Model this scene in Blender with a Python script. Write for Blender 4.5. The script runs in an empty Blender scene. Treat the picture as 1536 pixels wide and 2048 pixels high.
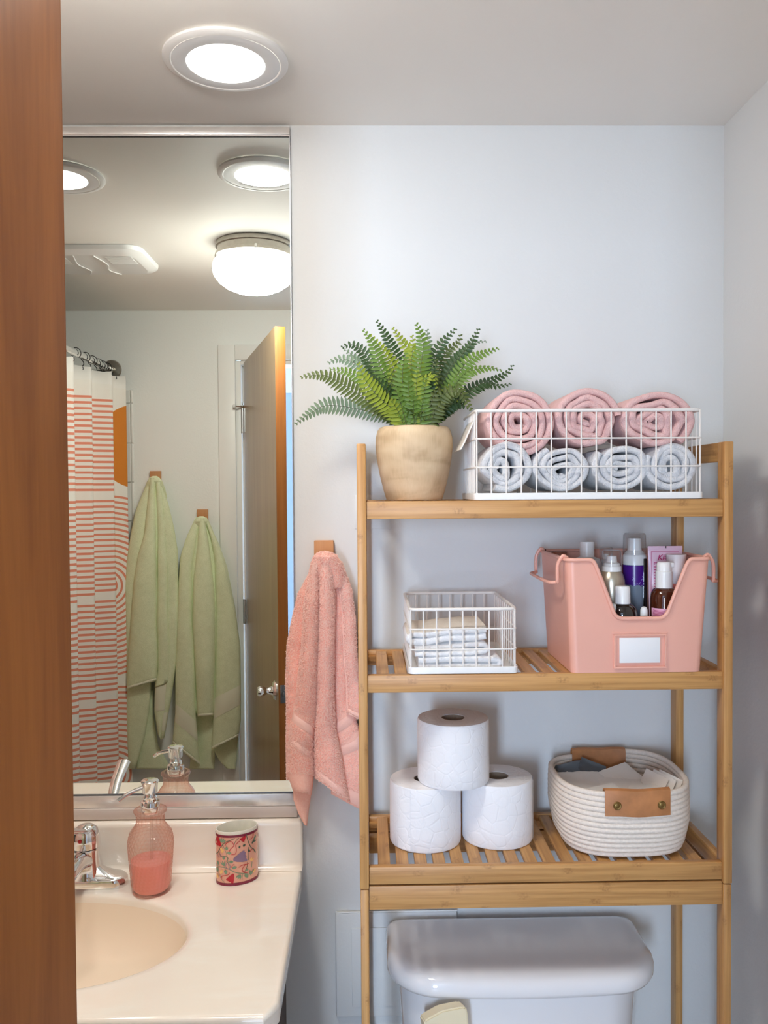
import bpy, bmesh, math, random
from mathutils import Vector, Matrix, noise
random.seed(7)
PI = math.pi
S = bpy.context.scene
COL = S.collection

# ------------------------------------------------------------------ camera, world, daylight, exposure
CAM = Vector((0.0, 0.0, 1.55))
FPX, YAW, PITCH, ROLL = 1707.6, 0.0179, 0.0249, 0.0071
cy_, sy_, cp_, sp_ = math.cos(YAW), math.sin(YAW), math.cos(PITCH), math.sin(PITCH)
_f = Vector((sy_*cp_, cy_*cp_, -sp_)); _r = Vector((cy_, -sy_, 0)); _u = _r.cross(_f)
_R = _r*math.cos(ROLL) - _u*math.sin(ROLL); _U = _r*math.sin(ROLL) + _u*math.cos(ROLL)
cam_data = bpy.data.cameras.new('camera'); cam = bpy.data.objects.new('camera', cam_data); COL.objects.link(cam)
cam_data.sensor_fit = 'VERTICAL'; cam_data.sensor_height = 36.0; cam_data.lens = FPX*36.0/2048.0
cam_data.clip_start = 0.02; cam_data.clip_end = 60
cam.matrix_world = Matrix(((_R.x, _U.x, -_f.x, CAM.x), (_R.y, _U.y, -_f.y, CAM.y), (_R.z, _U.z, -_f.z, CAM.z), (0, 0, 0, 1)))
S.camera = cam

LAMP_RECESSED = 11.0      # radiance of the recessed lamp lenses
BEAM_W = 9.5              # downward beam of each recessed lamp
LAMP_DOME = 46.0          # radiance of the dome lamp
DAYLIGHT_W = 155.0        # window daylight of the room behind the doorway
EXPOSURE = 0.22

world = bpy.data.worlds.new('world'); S.world = world; world.use_nodes = True
bg = world.node_tree.nodes['Background']; bg.inputs[0].default_value = (0.55, 0.72, 1.0, 1); bg.inputs[1].default_value = 1.0
sky_l = bpy.data.lights.new('daylight', 'AREA'); sky_l.shape = 'RECTANGLE'; sky_l.size = 0.56; sky_l.size_y = 1.46
sky_l.energy = DAYLIGHT_W; sky_l.color = (0.62, 0.77, 1.0)
sky_o = bpy.data.objects.new('daylight', sky_l); COL.objects.link(sky_o)
sky_o.location = (-1.05, -3.14, 1.40); sky_o.rotation_euler = (PI/2, 0, 0)      # outside the hall window, shining +Y
S.view_settings.view_transform = 'Standard'; S.view_settings.look = 'None'
S.view_settings.gamma = 1.0; S.view_settings.use_curve_mapping = False; S.view_settings.exposure = EXPOSURE
try:
    S.cycles.use_denoising = True; S.cycles.max_bounces = 10; S.cycles.diffuse_bounces = 8; S.cycles.glossy_bounces = 5
    S.cycles.transparent_max_bounces = 16; S.cycles.caustics_reflective = False; S.cycles.sample_clamp_indirect = 6.0
except Exception: pass

# ------------------------------------------------------------------ measured planes
D = 1.7341            # back wall
CEIL = 2.2836
YF = -0.025           # front wall (with the doorway the photograph is taken from)
XR = 0.7248           # right wall
XL = -1.80            # left wall beyond the tub
ZC = 0.7904           # vanity top
F0 = 1.4545           # front of the bamboo unit
Z1, Z2, Z3 = 1.532, 1.233, 0.8996

def ray(px, py):
    return _R*((px-768)/FPX) - _U*((py-1024)/FPX) + _f
def at(px, py, Y):            # the point at depth Y seen at a pixel
    r = ray(px, py); return CAM + r*((Y-CAM.y)/r.y)
def mir(px, py, Y):           # the same for a thing that the wall mirror shows
    p = at(px, py, 2*D - Y); return Vector((p.x, Y, p.z))

# ------------------------------------------------------------------ node material helper
def lin(c):
    return tuple(((v/255)/12.92 if v/255 <= .04045 else (((v/255)+.055)/1.055)**2.4) for v in c)
class NM:
    def __init__(s, name):
        s.m = bpy.data.materials.new(name); s.m.use_nodes = True; s.t = s.m.node_tree
        s.p = s.t.nodes['Principled BSDF']; s.out = s.t.nodes['Material Output']
    def n(s, typ, **k):
        x = s.t.nodes.new(typ)
        for a, b in k.items(): setattr(x, a, b)
        return x
    def l(s, a, b): s.t.links.new(a, b)
    def put(s, sock, v):
        if isinstance(v, bpy.types.NodeSocket): s.l(v, sock)
        elif isinstance(v, (tuple, list)) and len(v) == 3 and sock.type == 'RGBA': sock.default_value = (*v, 1)
        else: sock.default_value = v
    def math(s, op, a, b=0.0, c=None):
        x = s.n('ShaderNodeMath', operation=op); s.put(x.inputs[0], a); s.put(x.inputs[1], b)
        if c is not None: s.put(x.inputs[2], c)
        return x.outputs[0]
    def mix(s, f, a, b):
        x = s.n('ShaderNodeMix', data_type='RGBA'); s.put(x.inputs[0], f); s.put(x.inputs[6], a); s.put(x.inputs[7], b)
        return x.outputs[2]
    def coord(s, kind='Object'): return s.n('ShaderNodeTexCoord').outputs[kind]
    def mapping(s, v, scale=(1, 1, 1), loc=None):
        x = s.n('ShaderNodeMapping'); s.l(v, x.inputs[0]); x.inputs[3].default_value = scale
        if loc is not None: s.put(x.inputs[1], loc)
        return x.outputs[0]
    def noise(s, v, scale, detail=3.0, rough=.5, dist=0.0):
        x = s.n('ShaderNodeTexNoise'); s.l(v, x.inputs['Vector']); x.inputs['Scale'].default_value = scale
        x.inputs['Detail'].default_value = detail; x.inputs['Roughness'].default_value = rough; x.inputs['Distortion'].default_value = dist
        return x.outputs['Fac']
    def ramp(s, f, *stops):
        x = s.n('ShaderNodeValToRGB'); s.put(x.inputs[0], f); e = x.color_ramp.elements
        while len(e) < len(stops): e.new(0.5)
        for i, (p, c) in enumerate(stops):
            e[i].position = p; e[i].color = (*c, 1) if len(c) == 3 else c
        return x.outputs[0]
    def maprange(s, v, a, b, c=0.0, d=1.0):
        x = s.n('ShaderNodeMapRange'); s.put(x.inputs[0], v)
        for i, q in enumerate((a, b, c, d)): x.inputs[i+1].default_value = q
        return x.outputs[0]
    def xyz(s, v):
        x = s.n('ShaderNodeSeparateXYZ'); s.l(v, x.inputs[0]); return x.outputs
    def bump(s, h, strength=.3, dist=.002, normal=None):
        x = s.n('ShaderNodeBump'); s.put(x.inputs['Height'], h); x.inputs['Strength'].default_value = strength
        x.inputs['Distance'].default_value = dist
        if normal is not None: s.l(normal, x.inputs['Normal'])
        s.l(x.outputs[0], s.p.inputs['Normal']); return x.outputs[0]
    def set(s, **k):
        for a, v in k.items(): s.put(s.p.inputs[a.replace('_', ' ')], v)
        return s

def plain(name, col, rough=.5, metal=0.0, nscale=0, namt=.06, bscale=0, bstr=.2, bdist=.001, spec=.5, sheen=0, coat=0, sss=0):
    m = NM(name); m.set(Roughness=rough, Metallic=metal)
    m.p.inputs['Specular IOR Level'].default_value = spec
    v = m.coord()
    if nscale:
        f = m.noise(v, nscale, 4)
        a = tuple(c*(1-namt) for c in col); b = tuple(min(1, c*(1+namt)) for c in col)
        m.set(Base_Color=m.ramp(f, (.3, a), (.7, b)))
    else: m.set(Base_Color=col)
    if bscale: m.bump(m.noise(v, bscale, 4, .6), bstr, bdist)
    if sheen: m.p.inputs['Sheen Weight'].default_value = sheen; m.p.inputs['Sheen Roughness'].default_value = .6
    if coat: m.p.inputs['Coat Weight'].default_value = coat; m.p.inputs['Coat Roughness'].default_value = .08
    if sss:
        m.p.inputs['Subsurface Weight'].default_value = sss; m.p.inputs['Subsurface Radius'].default_value = (.01, .008, .006)
        m.p.inputs['Subsurface Scale'].default_value = .5
    return m.m
def emit(name, col, strength):
    m = NM(name); e = m.n('ShaderNodeEmission'); e.inputs[0].default_value = (*col, 1); e.inputs[1].default_value = strength
    m.l(e.outputs[0], m.out.inputs[0]); return m.m
def clear(name, tint, edge, rough=.02, gloss=1.0, body=0.0, bodycol=(1, 1, 1)):      # thin tinted glass or clear plastic: tint deepens towards the rim
    m = NM(name); lw = m.n('ShaderNodeLayerWeight'); lw.inputs[0].default_value = .45
    tr = m.n('ShaderNodeBsdfTransparent'); m.l(m.mix(lw.outputs['Facing'], tint, edge), tr.inputs[0])
    gl = m.n('ShaderNodeBsdfGlossy'); gl.inputs['Roughness'].default_value = rough
    fr = m.math('ADD', m.math('MULTIPLY', m.math('POWER', lw.outputs['Facing'], 3.0), .75), .06)
    mx = m.n('ShaderNodeMixShader'); m.l(m.math('MULTIPLY', fr, gloss), mx.inputs[0])
    base = tr.outputs[0]
    if body:
        df = m.n('ShaderNodeBsdfDiffuse'); df.inputs[0].default_value = (*bodycol, 1); tl = m.n('ShaderNodeBsdfTranslucent'); tl.inputs[0].default_value = (*bodycol, 1)
        m1 = m.n('ShaderNodeMixShader'); m1.inputs[0].default_value = .5; m.l(df.outputs[0], m1.inputs[1]); m.l(tl.outputs[0], m1.inputs[2])
        m2 = m.n('ShaderNodeMixShader'); m2.inputs[0].default_value = body; m.l(base, m2.inputs[1]); m.l(m1.outputs[0], m2.inputs[2]); base = m2.outputs[0]
    m.l(base, mx.inputs[1]); m.l(gl.outputs[0], mx.inputs[2]); m.l(mx.outputs[0], m.out.inputs[0])
    return m.m

def bamboo(name, ax, light=(.585, .325, .118), dark=(.40, .195, .060)):
    m = NM(name); info = m.n('ShaderNodeObjectInfo'); off = m.math('MULTIPLY', info.outputs['Random'], 7.0)
    v = m.coord(); o = m.xyz(v)
    cr = [i for i in range(3) if i != ax]
    vec = m.n('ShaderNodeCombineXYZ')
    for i in range(3): m.l(m.math('ADD', o[i], off), vec.inputs[i])
    sc = [170, 170, 170]; sc[ax] = 5
    g = m.noise(m.mapping(vec.outputs[0], tuple(sc)), 1.0, 4, .6)
    sc2 = [60, 60, 60]; sc2[ax] = 1.2
    g2 = m.noise(m.mapping(vec.outputs[0], tuple(sc2)), 1.0, 2)
    # laminated strips, each with bamboo joints at its own places
    strip = m.math('FLOOR', m.math('DIVIDE', m.math('ADD', m.math('ADD', o[cr[0]], o[cr[1]]), off), .011))
    wn = m.n('ShaderNodeTexWhiteNoise', noise_dimensions='1D'); m.l(strip, wn.inputs['W'])
    ph = m.math('FRACT', m.math('ADD', m.math('DIVIDE', m.math('ADD', o[ax], off), .26), m.math('MULTIPLY', wn.outputs['Value'], 5.0)))
    j = m.math('ABSOLUTE', m.math('SUBTRACT', ph, .5))
    jn = m.noise(m.mapping(vec.outputs[0], (260, 260, 260)), 1.0, 3)
    joint = m.math('MULTIPLY', m.maprange(j, .016, .05, 1.0, 0.0), m.maprange(jn, .35, .65))
    col = m.ramp(g, (.25, dark), (.6, light))
    tone = m.ramp(m.math('ADD', m.math('MULTIPLY', g2, .6), m.math('MULTIPLY', wn.outputs['Value'], .4)), (.2, (.86, .82, .78)), (.8, (1.08, 1.06, 1.02)))
    mx = m.n('ShaderNodeMix', data_type='RGBA', blend_type='MULTIPLY'); mx.inputs[0].default_value = 1
    m.l(col, mx.inputs[6]); m.l(tone, mx.inputs[7])
    m.set(Base_Color=m.mix(m.math('MULTIPLY', joint, .55), mx.outputs[2], (.27, .12, .035)), Roughness=.42)
    m.bump(g, .12, .0006)
    return m.m
def wood(name, ax, light, dark, rough=.35, scale=1.0, coat=0.0):
    m = NM(name); v = m.coord(); sc = [22*scale]*3; sc[ax] = 1.6*scale
    mp = m.mapping(v, tuple(sc)); g = m.noise(mp, 1.0, 5, .6, 1.2)
    sc2 = [150*scale]*3; sc2[ax] = 6*scale
    g2 = m.noise(m.mapping(v, tuple(sc2)), 1.0, 3, .6)
    c = m.ramp(m.math('ADD', m.math('MULTIPLY', g, .72), m.math('MULTIPLY', g2, .28)), (.3, dark), (.68, light))
    m.set(Base_Color=c, Roughness=rough); m.bump(g2, .08, .0005); m.p.inputs['Specular IOR Level'].default_value = .3
    if coat: m.p.inputs['Coat Weight'].default_value = coat; m.p.inputs['Coat Roughness'].default_value = .2
    return m.m
def terry(name, col, shade, scale=420, bstr=.9, bdist=.0025, sheen=.35):
    m = NM(name); v = m.coord()
    f = m.noise(v, scale, 3, .65); f2 = m.noise(v, 45, 3)
    c = m.ramp(m.math('ADD', m.math('MULTIPLY', f, .7), m.math('MULTIPLY', f2, .3)), (.36, shade), (.62, col))
    m.set(Base_Color=c, Roughness=.95); m.p.inputs['Specular IOR Level'].default_value = .1
    m.p.inputs['Sheen Weight'].default_value = sheen; m.p.inputs['Sheen Roughness'].default_value = .5
    m.p.inputs['Sheen Tint'].default_value = (*col, 1)
    m.bump(m.math('ADD', f, m.math('MULTIPLY', f2, .4)), bstr, bdist); return m.m

# ------------------------------------------------------------------ geometry helper
WL = {}
class B:
    def __init__(s): s.b = bmesh.new(); s.uv = None
    def box(s, x0, x1, y0, y1, z0, z1, bev=0.0, seg=2, rot=None):
        t = bmesh.new(); bmesh.ops.create_cube(t, size=1)
        for v in t.verts:
            v.co = Vector(((x0+x1)/2 + v.co.x*(x1-x0), (y0+y1)/2 + v.co.y*(y1-y0), (z0+z1)/2 + v.co.z*(z1-z0)))
        if bev: bmesh.ops.bevel(t, geom=list(t.edges), offset=bev, segments=seg, profile=.5, affect='EDGES')
        if rot is not None: bmesh.ops.transform(t, matrix=rot, verts=t.verts)
        s.merge(t); return s
    def merge(s, t):
        me = bpy.data.meshes.new('t'); t.to_mesh(me); t.free(); s.b.from_mesh(me); bpy.data.meshes.remove(me)
    def grid(s, fn, nu, nv, cu=False, cv=False, flip=False):
        vs = [[s.b.verts.new(fn(i, j)) for j in range(nv)] for i in range(nu)]
        for i in range(nu if cu else nu-1):
            for j in range(nv if cv else nv-1):
                q = (vs[i][j], vs[(i+1) % nu][j], vs[(i+1) % nu][(j+1) % nv], vs[i][(j+1) % nv])
                try: s.b.faces.new(q[::-1] if flip else q)
                except ValueError: pass
        return vs
    def lathe(s, prof, c, seg=32, sx=1.0, sy=1.0, axis='Z', cap0=True, cap1=True, rot=None):
        def fn(i, j):
            a = 2*PI*i/seg; r, h = prof[j]
            p = Vector((r*sx*math.cos(a), r*sy*math.sin(a), h))
            if axis == 'Y': p = Vector((p.x, p.z, p.y))
            if axis == '-Y': p = Vector((p.x, -p.z, p.y))
            if axis == 'X': p = Vector((p.z, p.x, p.y))
            if rot is not None: p = rot @ p
            return Vector(c) + p
        vs = s.grid(fn, seg, len(prof), cu=True)
        if cap0 and prof[0][0] > 1e-6: s.b.faces.new([vs[i][0] for i in range(seg)][::-1])
        if cap1 and prof[-1][0] > 1e-6: s.b.faces.new([vs[i][-1] for i in range(seg)])
        return s
    def tube(s, pts, r, seg=8, closed=False, cap=True, flat=1.0, up=None):
        pts = [Vector(p) for p in pts]; n = len(pts); rs = r if isinstance(r, (list, tuple)) else [r]*n
        rings = []; prev = None
        for i, p in enumerate(pts):
            if closed: t = pts[(i+1) % n] - pts[i-1]
            else: t = pts[min(i+1, n-1)] - pts[max(i-1, 0)]
            t.normalize()
            if prev is None:
                a = Vector(up) if up else (Vector((0, 0, 1)) if abs(t.z) < .9 else Vector((1, 0, 0)))
            else: a = prev
            x = (a - t*a.dot(t)); x.normalize(); y = t.cross(x); prev = x
            rings.append([s.b.verts.new(p + (x*math.cos(2*PI*k/seg)*flat + y*math.sin(2*PI*k/seg))*rs[i]) for k in range(seg)])
        for i in range(n if closed else n-1):
            for k in range(seg):
                s.b.faces.new((rings[i][k], rings[i][(k+1) % seg], rings[(i+1) % n][(k+1) % seg], rings[(i+1) % n][k]))
        if cap and not closed: s.b.faces.new(rings[0][::-1]); s.b.faces.new(rings[-1])
        return s
    def poly(s, pts, d):       # prism: polygon swept by vector d
        d = Vector(d); a = [s.b.verts.new(Vector(p)) for p in pts]; b2 = [s.b.verts.new(Vector(p)+d) for p in pts]
        n = len(pts); s.b.faces.new(a[::-1]); s.b.faces.new(b2)
        for i in range(n): s.b.faces.new((a[i], a[(i+1) % n], b2[(i+1) % n], b2[i]))
        return s
    def face(s, pts): s.b.faces.new([s.b.verts.new(Vector(p)) for p in pts]); return s
    def fix(s): bmesh.ops.recalc_face_normals(s.b, faces=s.b.faces); return s
    def build(s, name, mat, parent=None, loc=None, smooth=True, angle=35, uvf=None, fix=True):
        if fix: s.fix()
        co = [v.co for v in s.b.verts]
        if loc is None:
            mn = Vector((min(c.x for c in co), min(c.y for c in co), min(c.z for c in co)))
            mx = Vector((max(c.x for c in co), max(c.y for c in co), max(c.z for c in co)))
            loc = (mn+mx)/2
            if parent is None: loc.z = mn.z
        loc = Vector(loc)
        if uvf:
            ul = s.b.loops.layers.uv.new('UVMap')
            for f in s.b.faces:
                for lp in f.loops: lp[ul].uv = uvf(lp.vert.co)
        for v in s.b.verts: v.co -= loc
        me = bpy.data.meshes.new(name); s.b.to_mesh(me); s.b.free()
        for m in (mat if isinstance(mat, (list, tuple)) else [mat]): me.materials.append(m)
        if smooth:
            me.polygons.foreach_set('use_smooth', [True]*len(me.polygons)); me.set_sharp_from_angle(angle=math.radians(angle))
        o = bpy.data.objects.new(name, me); COL.objects.link(o); WL[o.name] = loc.copy()
        if parent is not None: o.parent = parent; o.location = loc - WL[parent.name]
        else: o.location = loc
        return o
def tag(o, label, cat, group=None, kind=None):
    o['label'] = label; o['category'] = cat
    if group: o['group'] = group
    if kind: o['kind'] = kind
    return o
def thing(name, label, cat, loc, group=None, kind=None):
    o = bpy.data.objects.new(name, None); COL.objects.link(o); o.location = loc; o.empty_display_size = .05
    WL[o.name] = Vector(loc); return tag(o, label, cat, group, kind)
def struct(o): o['kind'] = 'structure'; return o
def copy_thing(o, loc, label, rz=None):
    r = o.copy(); COL.objects.link(r); r.location = loc; r['label'] = label
    if rz is not None: r.rotation_euler = (0, 0, rz)
    for c in list(o.children):
        d = c.copy(); COL.objects.link(d); d.parent = r
        for e in list(c.children):
            g = e.copy(); COL.objects.link(g); g.parent = d
    return r
def smoothpath(pts, n=8, closed=False):     # Catmull-Rom
    P = [Vector(p) for p in pts]; out = []; m = len(P)
    for i in range(m if closed else m-1):
        if closed: a, b, c, d = P[i-1], P[i], P[(i+1) % m], P[(i+2) % m]
        else: a, b, c, d = P[max(i-1, 0)], P[i], P[i+1], P[min(i+2, m-1)]
        for k in range(n):
            t = k/n
            out.append(.5*((2*b) + (c-a)*t + (2*a-5*b+4*c-d)*t*t + (3*b-a-3*c+d)*t**3))
    if not closed: out.append(P[-1])
    return out
def interp(tab, t):          # piecewise linear over [(t, value...)]
    if t <= tab[0][0]: return tab[0][1:]
    for a, b in zip(tab, tab[1:]):
        if t <= b[0]:
            k = (t-a[0])/(b[0]-a[0]+1e-9); return tuple(x+(y-x)*k for x, y in zip(a[1:], b[1:]))
    return tab[-1][1:]
def rrect(cx, cy, hx, hy, r, n=6):      # rounded rectangle loop, counter-clockwise
    out = []
    for (qx, qy, a0) in ((1, 1, 0), (-1, 1, 90), (-1, -1, 180), (1, -1, 270)):
        for k in range(n+1):
            a = math.radians(a0 + 90*k/n); out.append((cx+qx*(hx-r)+r*math.cos(a), cy+qy*(hy-r)+r*math.sin(a)))
    return out
# ------------------------------------------------------------------ materials
def wall_mat(name, col, bstr=.35):
    m = NM(name); v = m.coord()
    f = m.noise(v, 130, 3, .6); f2 = m.noise(v, 3.0, 3)
    m.set(Base_Color=m.ramp(f2, (.3, tuple(c*.985 for c in col)), (.7, col)), Roughness=.6)
    m.bump(f, bstr, .0012); return m.m
M_WALL = wall_mat('wall paint', (.70, .71, .705)); M_WALL_LIT = wall_mat('lit wall paint', (.87, .89, .865)); M_CEIL = wall_mat('ceiling paint', (.86, .835, .79), .15)  # doorway wall: same paint, lightened so its colour carries extra light
M_TRIM = plain('white trim paint', (.86, .86, .83), .4)
M_HALL = plain('hall blue paint', (.40, .47, .60), .6, nscale=3, namt=.03)
M_HALLW = plain('hall white paint', (.82, .83, .84), .6)
M_BX, M_BY, M_BZ = bamboo('bamboo along x', 0), bamboo('bamboo along y', 1), bamboo('bamboo along z', 2)
M_DOOR = wood('varnished door face', 2, (.47, .165, .030), (.25, .072, .011), .5, .8, 0)
M_DOORE = wood('door edge veneer', 2, (.38, .135, .026), (.27, .085, .015), .5, 1.2, 0)
M_HOOK = wood('beech hook', 2, (.58, .30, .14), (.50, .24, .10), .45, 2)
M_CHROME = plain('chrome', (.86, .86, .86), .06, 1.0)
M_NICKEL = plain('brushed nickel', (.40, .37, .33), .30, 1.0, nscale=90, namt=.06)
M_STEEL = plain('satin steel', (.55, .55, .56), .35, 1.0)
M_DARKSTEEL = plain('dark steel', (.16, .17, .19), .4, .8)
M_BLACKM = plain('black metal', (.015, .015, .017), .35, .3)
M_MIRROR = plain('mirror silver', (.875, .925, .885), 0.0, 1.0)
M_ALU = plain('aluminium channel', (.80, .77, .74), .25, .55, nscale=40, namt=.04)
M_WHITEPL = plain('white plastic', (.80, .80, .79), .3)
M_WHITEGL = plain('white porcelain', (.80, .79, .80), .07, coat=.5)
M_CREAMPL = plain('cream plastic', (.78, .68, .47), .3)
M_WIRE = plain('white coated wire', (.80, .77, .73), .35)
M_BINPINK = plain('pink plastic', (.79, .41, .32), .38, nscale=8, namt=.02, sss=.05)
M_PAPER = plain('white tissue paper', (.86, .855, .87), .9, bscale=300, bstr=.25, bdist=.001)
M_CARD = plain('white card', (.80, .80, .80), .8)
M_LEATHER = plain('tan leather', (.42, .175, .062), .5, nscale=40, namt=.18, bscale=220, bstr=.25, bdist=.0006)
M_BRASS = plain('aged brass', (.24, .15, .05), .4, .9)
M_ROPE = plain('cotton rope', (.83, .745, .655), .95, nscale=200, namt=.06, bscale=350, bstr=.8, bdist=.0015, spec=.1)
M_LENS = emit('recessed lamp lens', (1.0, .955, .88), LAMP_RECESSED)
M_DOME = emit('lit opal glass', (1.0, .97, .91), LAMP_DOME); M_DOMET = emit('shoulder of the opal glass', (1.0, .97, .91), LAMP_DOME*.16)
M_FROST = plain('frosted lamp ring', (.80, .82, .84), .35)
M_FLOOR = NM('grey floor tile'); _v = M_FLOOR.coord(); _bk = M_FLOOR.n('ShaderNodeTexBrick', offset=0.0)
M_FLOOR.l(_v, _bk.inputs['Vector']); _bk.inputs['Scale'].default_value = 3.3
_bk.inputs['Color1'].default_value = (.60, .57, .53, 1); _bk.inputs['Color2'].default_value = (.64, .61, .57, 1); _bk.inputs['Mortar'].default_value = (.3, .29, .28, 1)
_bk.inputs['Mortar Size'].default_value = .01; _bk.inputs['Brick Width'].default_value = 1; _bk.inputs['Row Height'].default_value = 1
M_FLOOR.set(Base_Color=_bk.outputs['Color'], Roughness=.4); M_FLOOR = M_FLOOR.m
M_TILE = plain('white glazed tile', (.88, .88, .84), .12, coat=.3); M_GROUT = plain('grey grout', (.66, .65, .61), .9)

# ------------------------------------------------------------------ room shell
def shell(name, boxes, m, label):
    b = B()
    for q in boxes: b.box(*q)
    o = b.build(name, m, smooth=False); o['label'] = label; return struct(o)
shell('floor', [(-2.5, 1.4, -3.2, D+.1, -.06, 0)], M_FLOOR, 'grey tiled floor of the bathroom and the hall')
shell('ceiling', [(XL-.1, XR+.1, YF, D+.1, CEIL, CEIL+.06)], M_CEIL, 'warm white painted bathroom ceiling')
shell('wall_back', [(XL-.1, XR+.1, D, D+.1, 0, CEIL)], M_WALL, 'white back wall behind the bamboo shelf unit and the mirror')
shell('wall_right', [(XR, XR+.1, YF, D, 0, CEIL)], M_WALL, 'white side wall at the right of the shelf unit')
shell('wall_left', [(XL-.1, XL, YF, D, 0, CEIL)], M_WALL, 'white far side wall beyond the shower curtain')
DX0, DX1, DZ = -.530, .275, 2.0804
wf = shell('wall_front', [(XL-.1, DX0-.016, YF-.11, YF, 0, CEIL), (DX1+.016, XR+.1, YF-.11, YF, 0, CEIL), (DX0-.016, DX1+.016, YF-.11, YF, DZ+.016, CEIL)], M_WALL_LIT,
      'white doorway wall seen in the mirror behind the green towels')
WL['wall_front'] = Vector(wf.location)
# hall behind the doorway (seen as a narrow strip in the mirror); its window brings in the daylight
shell('ceiling.001', [(-2.5, 1.4, -3.15, YF-.11, 2.55, 2.6)], M_HALLW, 'white ceiling of the hall behind the doorway')
WX0, WX1, WZ0, WZ1 = -1.35, -.75, .65, 2.15
shell('wall_hall_far', [(-2.5, WX0, -3.1, -3.0, 0, 2.29), (WX1, 1.4, -3.1, -3.0, 0, 2.29), (WX0, WX1, -3.1, -3.0, 0, WZ0), (WX0, WX1, -3.1, -3.0, WZ1, 2.29)], M_HALL,
      'blue painted hall wall seen as a strip beside the door in the mirror')
shell('trim_5', [(-2.5, 1.4, -3.1, -2.99, 2.29, 2.55)], M_HALLW, 'white frieze above the blue hall wall')
shell('wall_hall_left', [(-2.5, -2.4, -3.0, YF-.11, 0, 2.55)], M_HALLW, 'white left wall of the hall')
shell('wall_hall_blocker', [(.05, .15, -3.0, YF-.12, 0, 2.55)], M_HALLW, 'white hall wall added to block daylight')  # unseen wall, added to keep daylight off the lower right wall
shell('wall_hall_near', [(-2.4, XL-.1, YF-.11, YF-.01, 0, 2.55), (XR+.1, 1.4, YF-.11, YF-.01, 0, 2.55), (XL-.1, XR+.1, YF-.11, YF-.01, CEIL, 2.55)], M_HALLW, 'white hall side of the doorway wall')
wn = thing('window_1', 'tall white framed hall window that brings in daylight', 'window', (-1.05, -3.05, WZ0), kind='structure')
b = B(); b.box(WX0, WX0+.04, -3.08, -3.02, WZ0, WZ1, .004); b.box(WX1-.04, WX1, -3.08, -3.02, WZ0, WZ1, .004)
b.box(WX0+.04, WX1-.04, -3.08, -3.02, WZ0, WZ0+.04, .004); b.box(WX0+.04, WX1-.04, -3.08, -3.02, WZ1-.04, WZ1, .004); b.build('window_frame', M_TRIM, wn)
B().box(-1.065, -1.035, -3.07, -3.03, WZ0+.04, WZ1-.04, .004).build('mullion', M_TRIM, wn)
M_PANE = clear('window glass', (.97, .98, .98), (.9, .93, .93))
for x0, x1 in ((WX0+.04, -1.065), (-1.035, WX1-.04)): B().box(x0, x1, -3.055, -3.05, WZ0+.04, WZ1-.04).build('pane', M_PANE, wn)

# door casing
def casing(name, q, label):
    o = B().box(*q, bev=.003).build(name, M_TRIM); o['label'] = label; struct(o); return o
casing('trim_1', (-.603, -.5345, YF, YF+.017, 0, 2.143), 'white door casing upright beside the green towels')
casing('trim_2', (-.5345, .345, YF, YF+.0168, 2.081, 2.143), 'white door casing across the top of the doorway')
casing('trim_3', (.2795, .345, YF, YF+.017, 0, 2.081), 'white door casing upright on the latch side')
b = B(); b.box(-.545, -.514, YF-.11, YF-.001, 0, DZ, .002); b.box(.259, .29, YF-.11, YF-.001, 0, DZ, .002); b.box(-.514, .259, YF-.11, YF-.001, DZ-.016, DZ+.015, .002)
b.box(-.514, -.502, YF-.085, YF-.05, 0, DZ-.016, .002); b.box(.247, .259, YF-.085, YF-.05, 0, DZ-.016, .002)
o = b.build('trim_4', M_TRIM); o['label'] = 'white door jamb lining the doorway'; struct(o)

# door leaf: hinged at the left of the doorway, swung into the room next to the camera
Lc = Vector((-.2902, .7518)); Hc = Vector((-.5015, -.02)); dv = (Lc-Hc); DW = dv.length; dv.normalize(); nv = Vector((dv.y, -dv.x))
drm = Matrix.Translation((Hc.x, Hc.y, 0)) @ Matrix(((nv.x, dv.x, 0, 0), (nv.y, dv.y, 0, 0), (0, 0, 1, 0), (0, 0, 0, 1)))
TH = .033
dr = thing('door_1', 'brown varnished wooden door standing open at the left edge', 'door', (Hc.x, Hc.y, .01), kind='structure')
dr.rotation_euler = (0, 0, math.atan2(-dv.x, dv.y)); WL['door_1'] = Vector((0, 0, 0))
def dpart(b, name, m, parent=dr, **k):         # built in the door's own frame: x through the leaf, y along it
    o = b.build(name, m, parent, **k); return o
dpart(B().box(0, TH, .0015, DW-.002, 0, 2.06, .0012), 'leaf', M_DOOR)
dpart(B().box(-.0006, .0004, .002, DW-.0025, .0005, 2.0595), 'sheen_face', wood('door face with painted sheen', 2, (.36, .245, .125), (.25, .155, .07), .30, .8, .2), smooth=False)  # same door wood, duller: its grazing sheen is put into the colour
dpart(B().box(.0008, TH-.0008, DW-.0022, DW, .001, 2.059, .0006), 'edge_band', M_DOORE)
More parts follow.
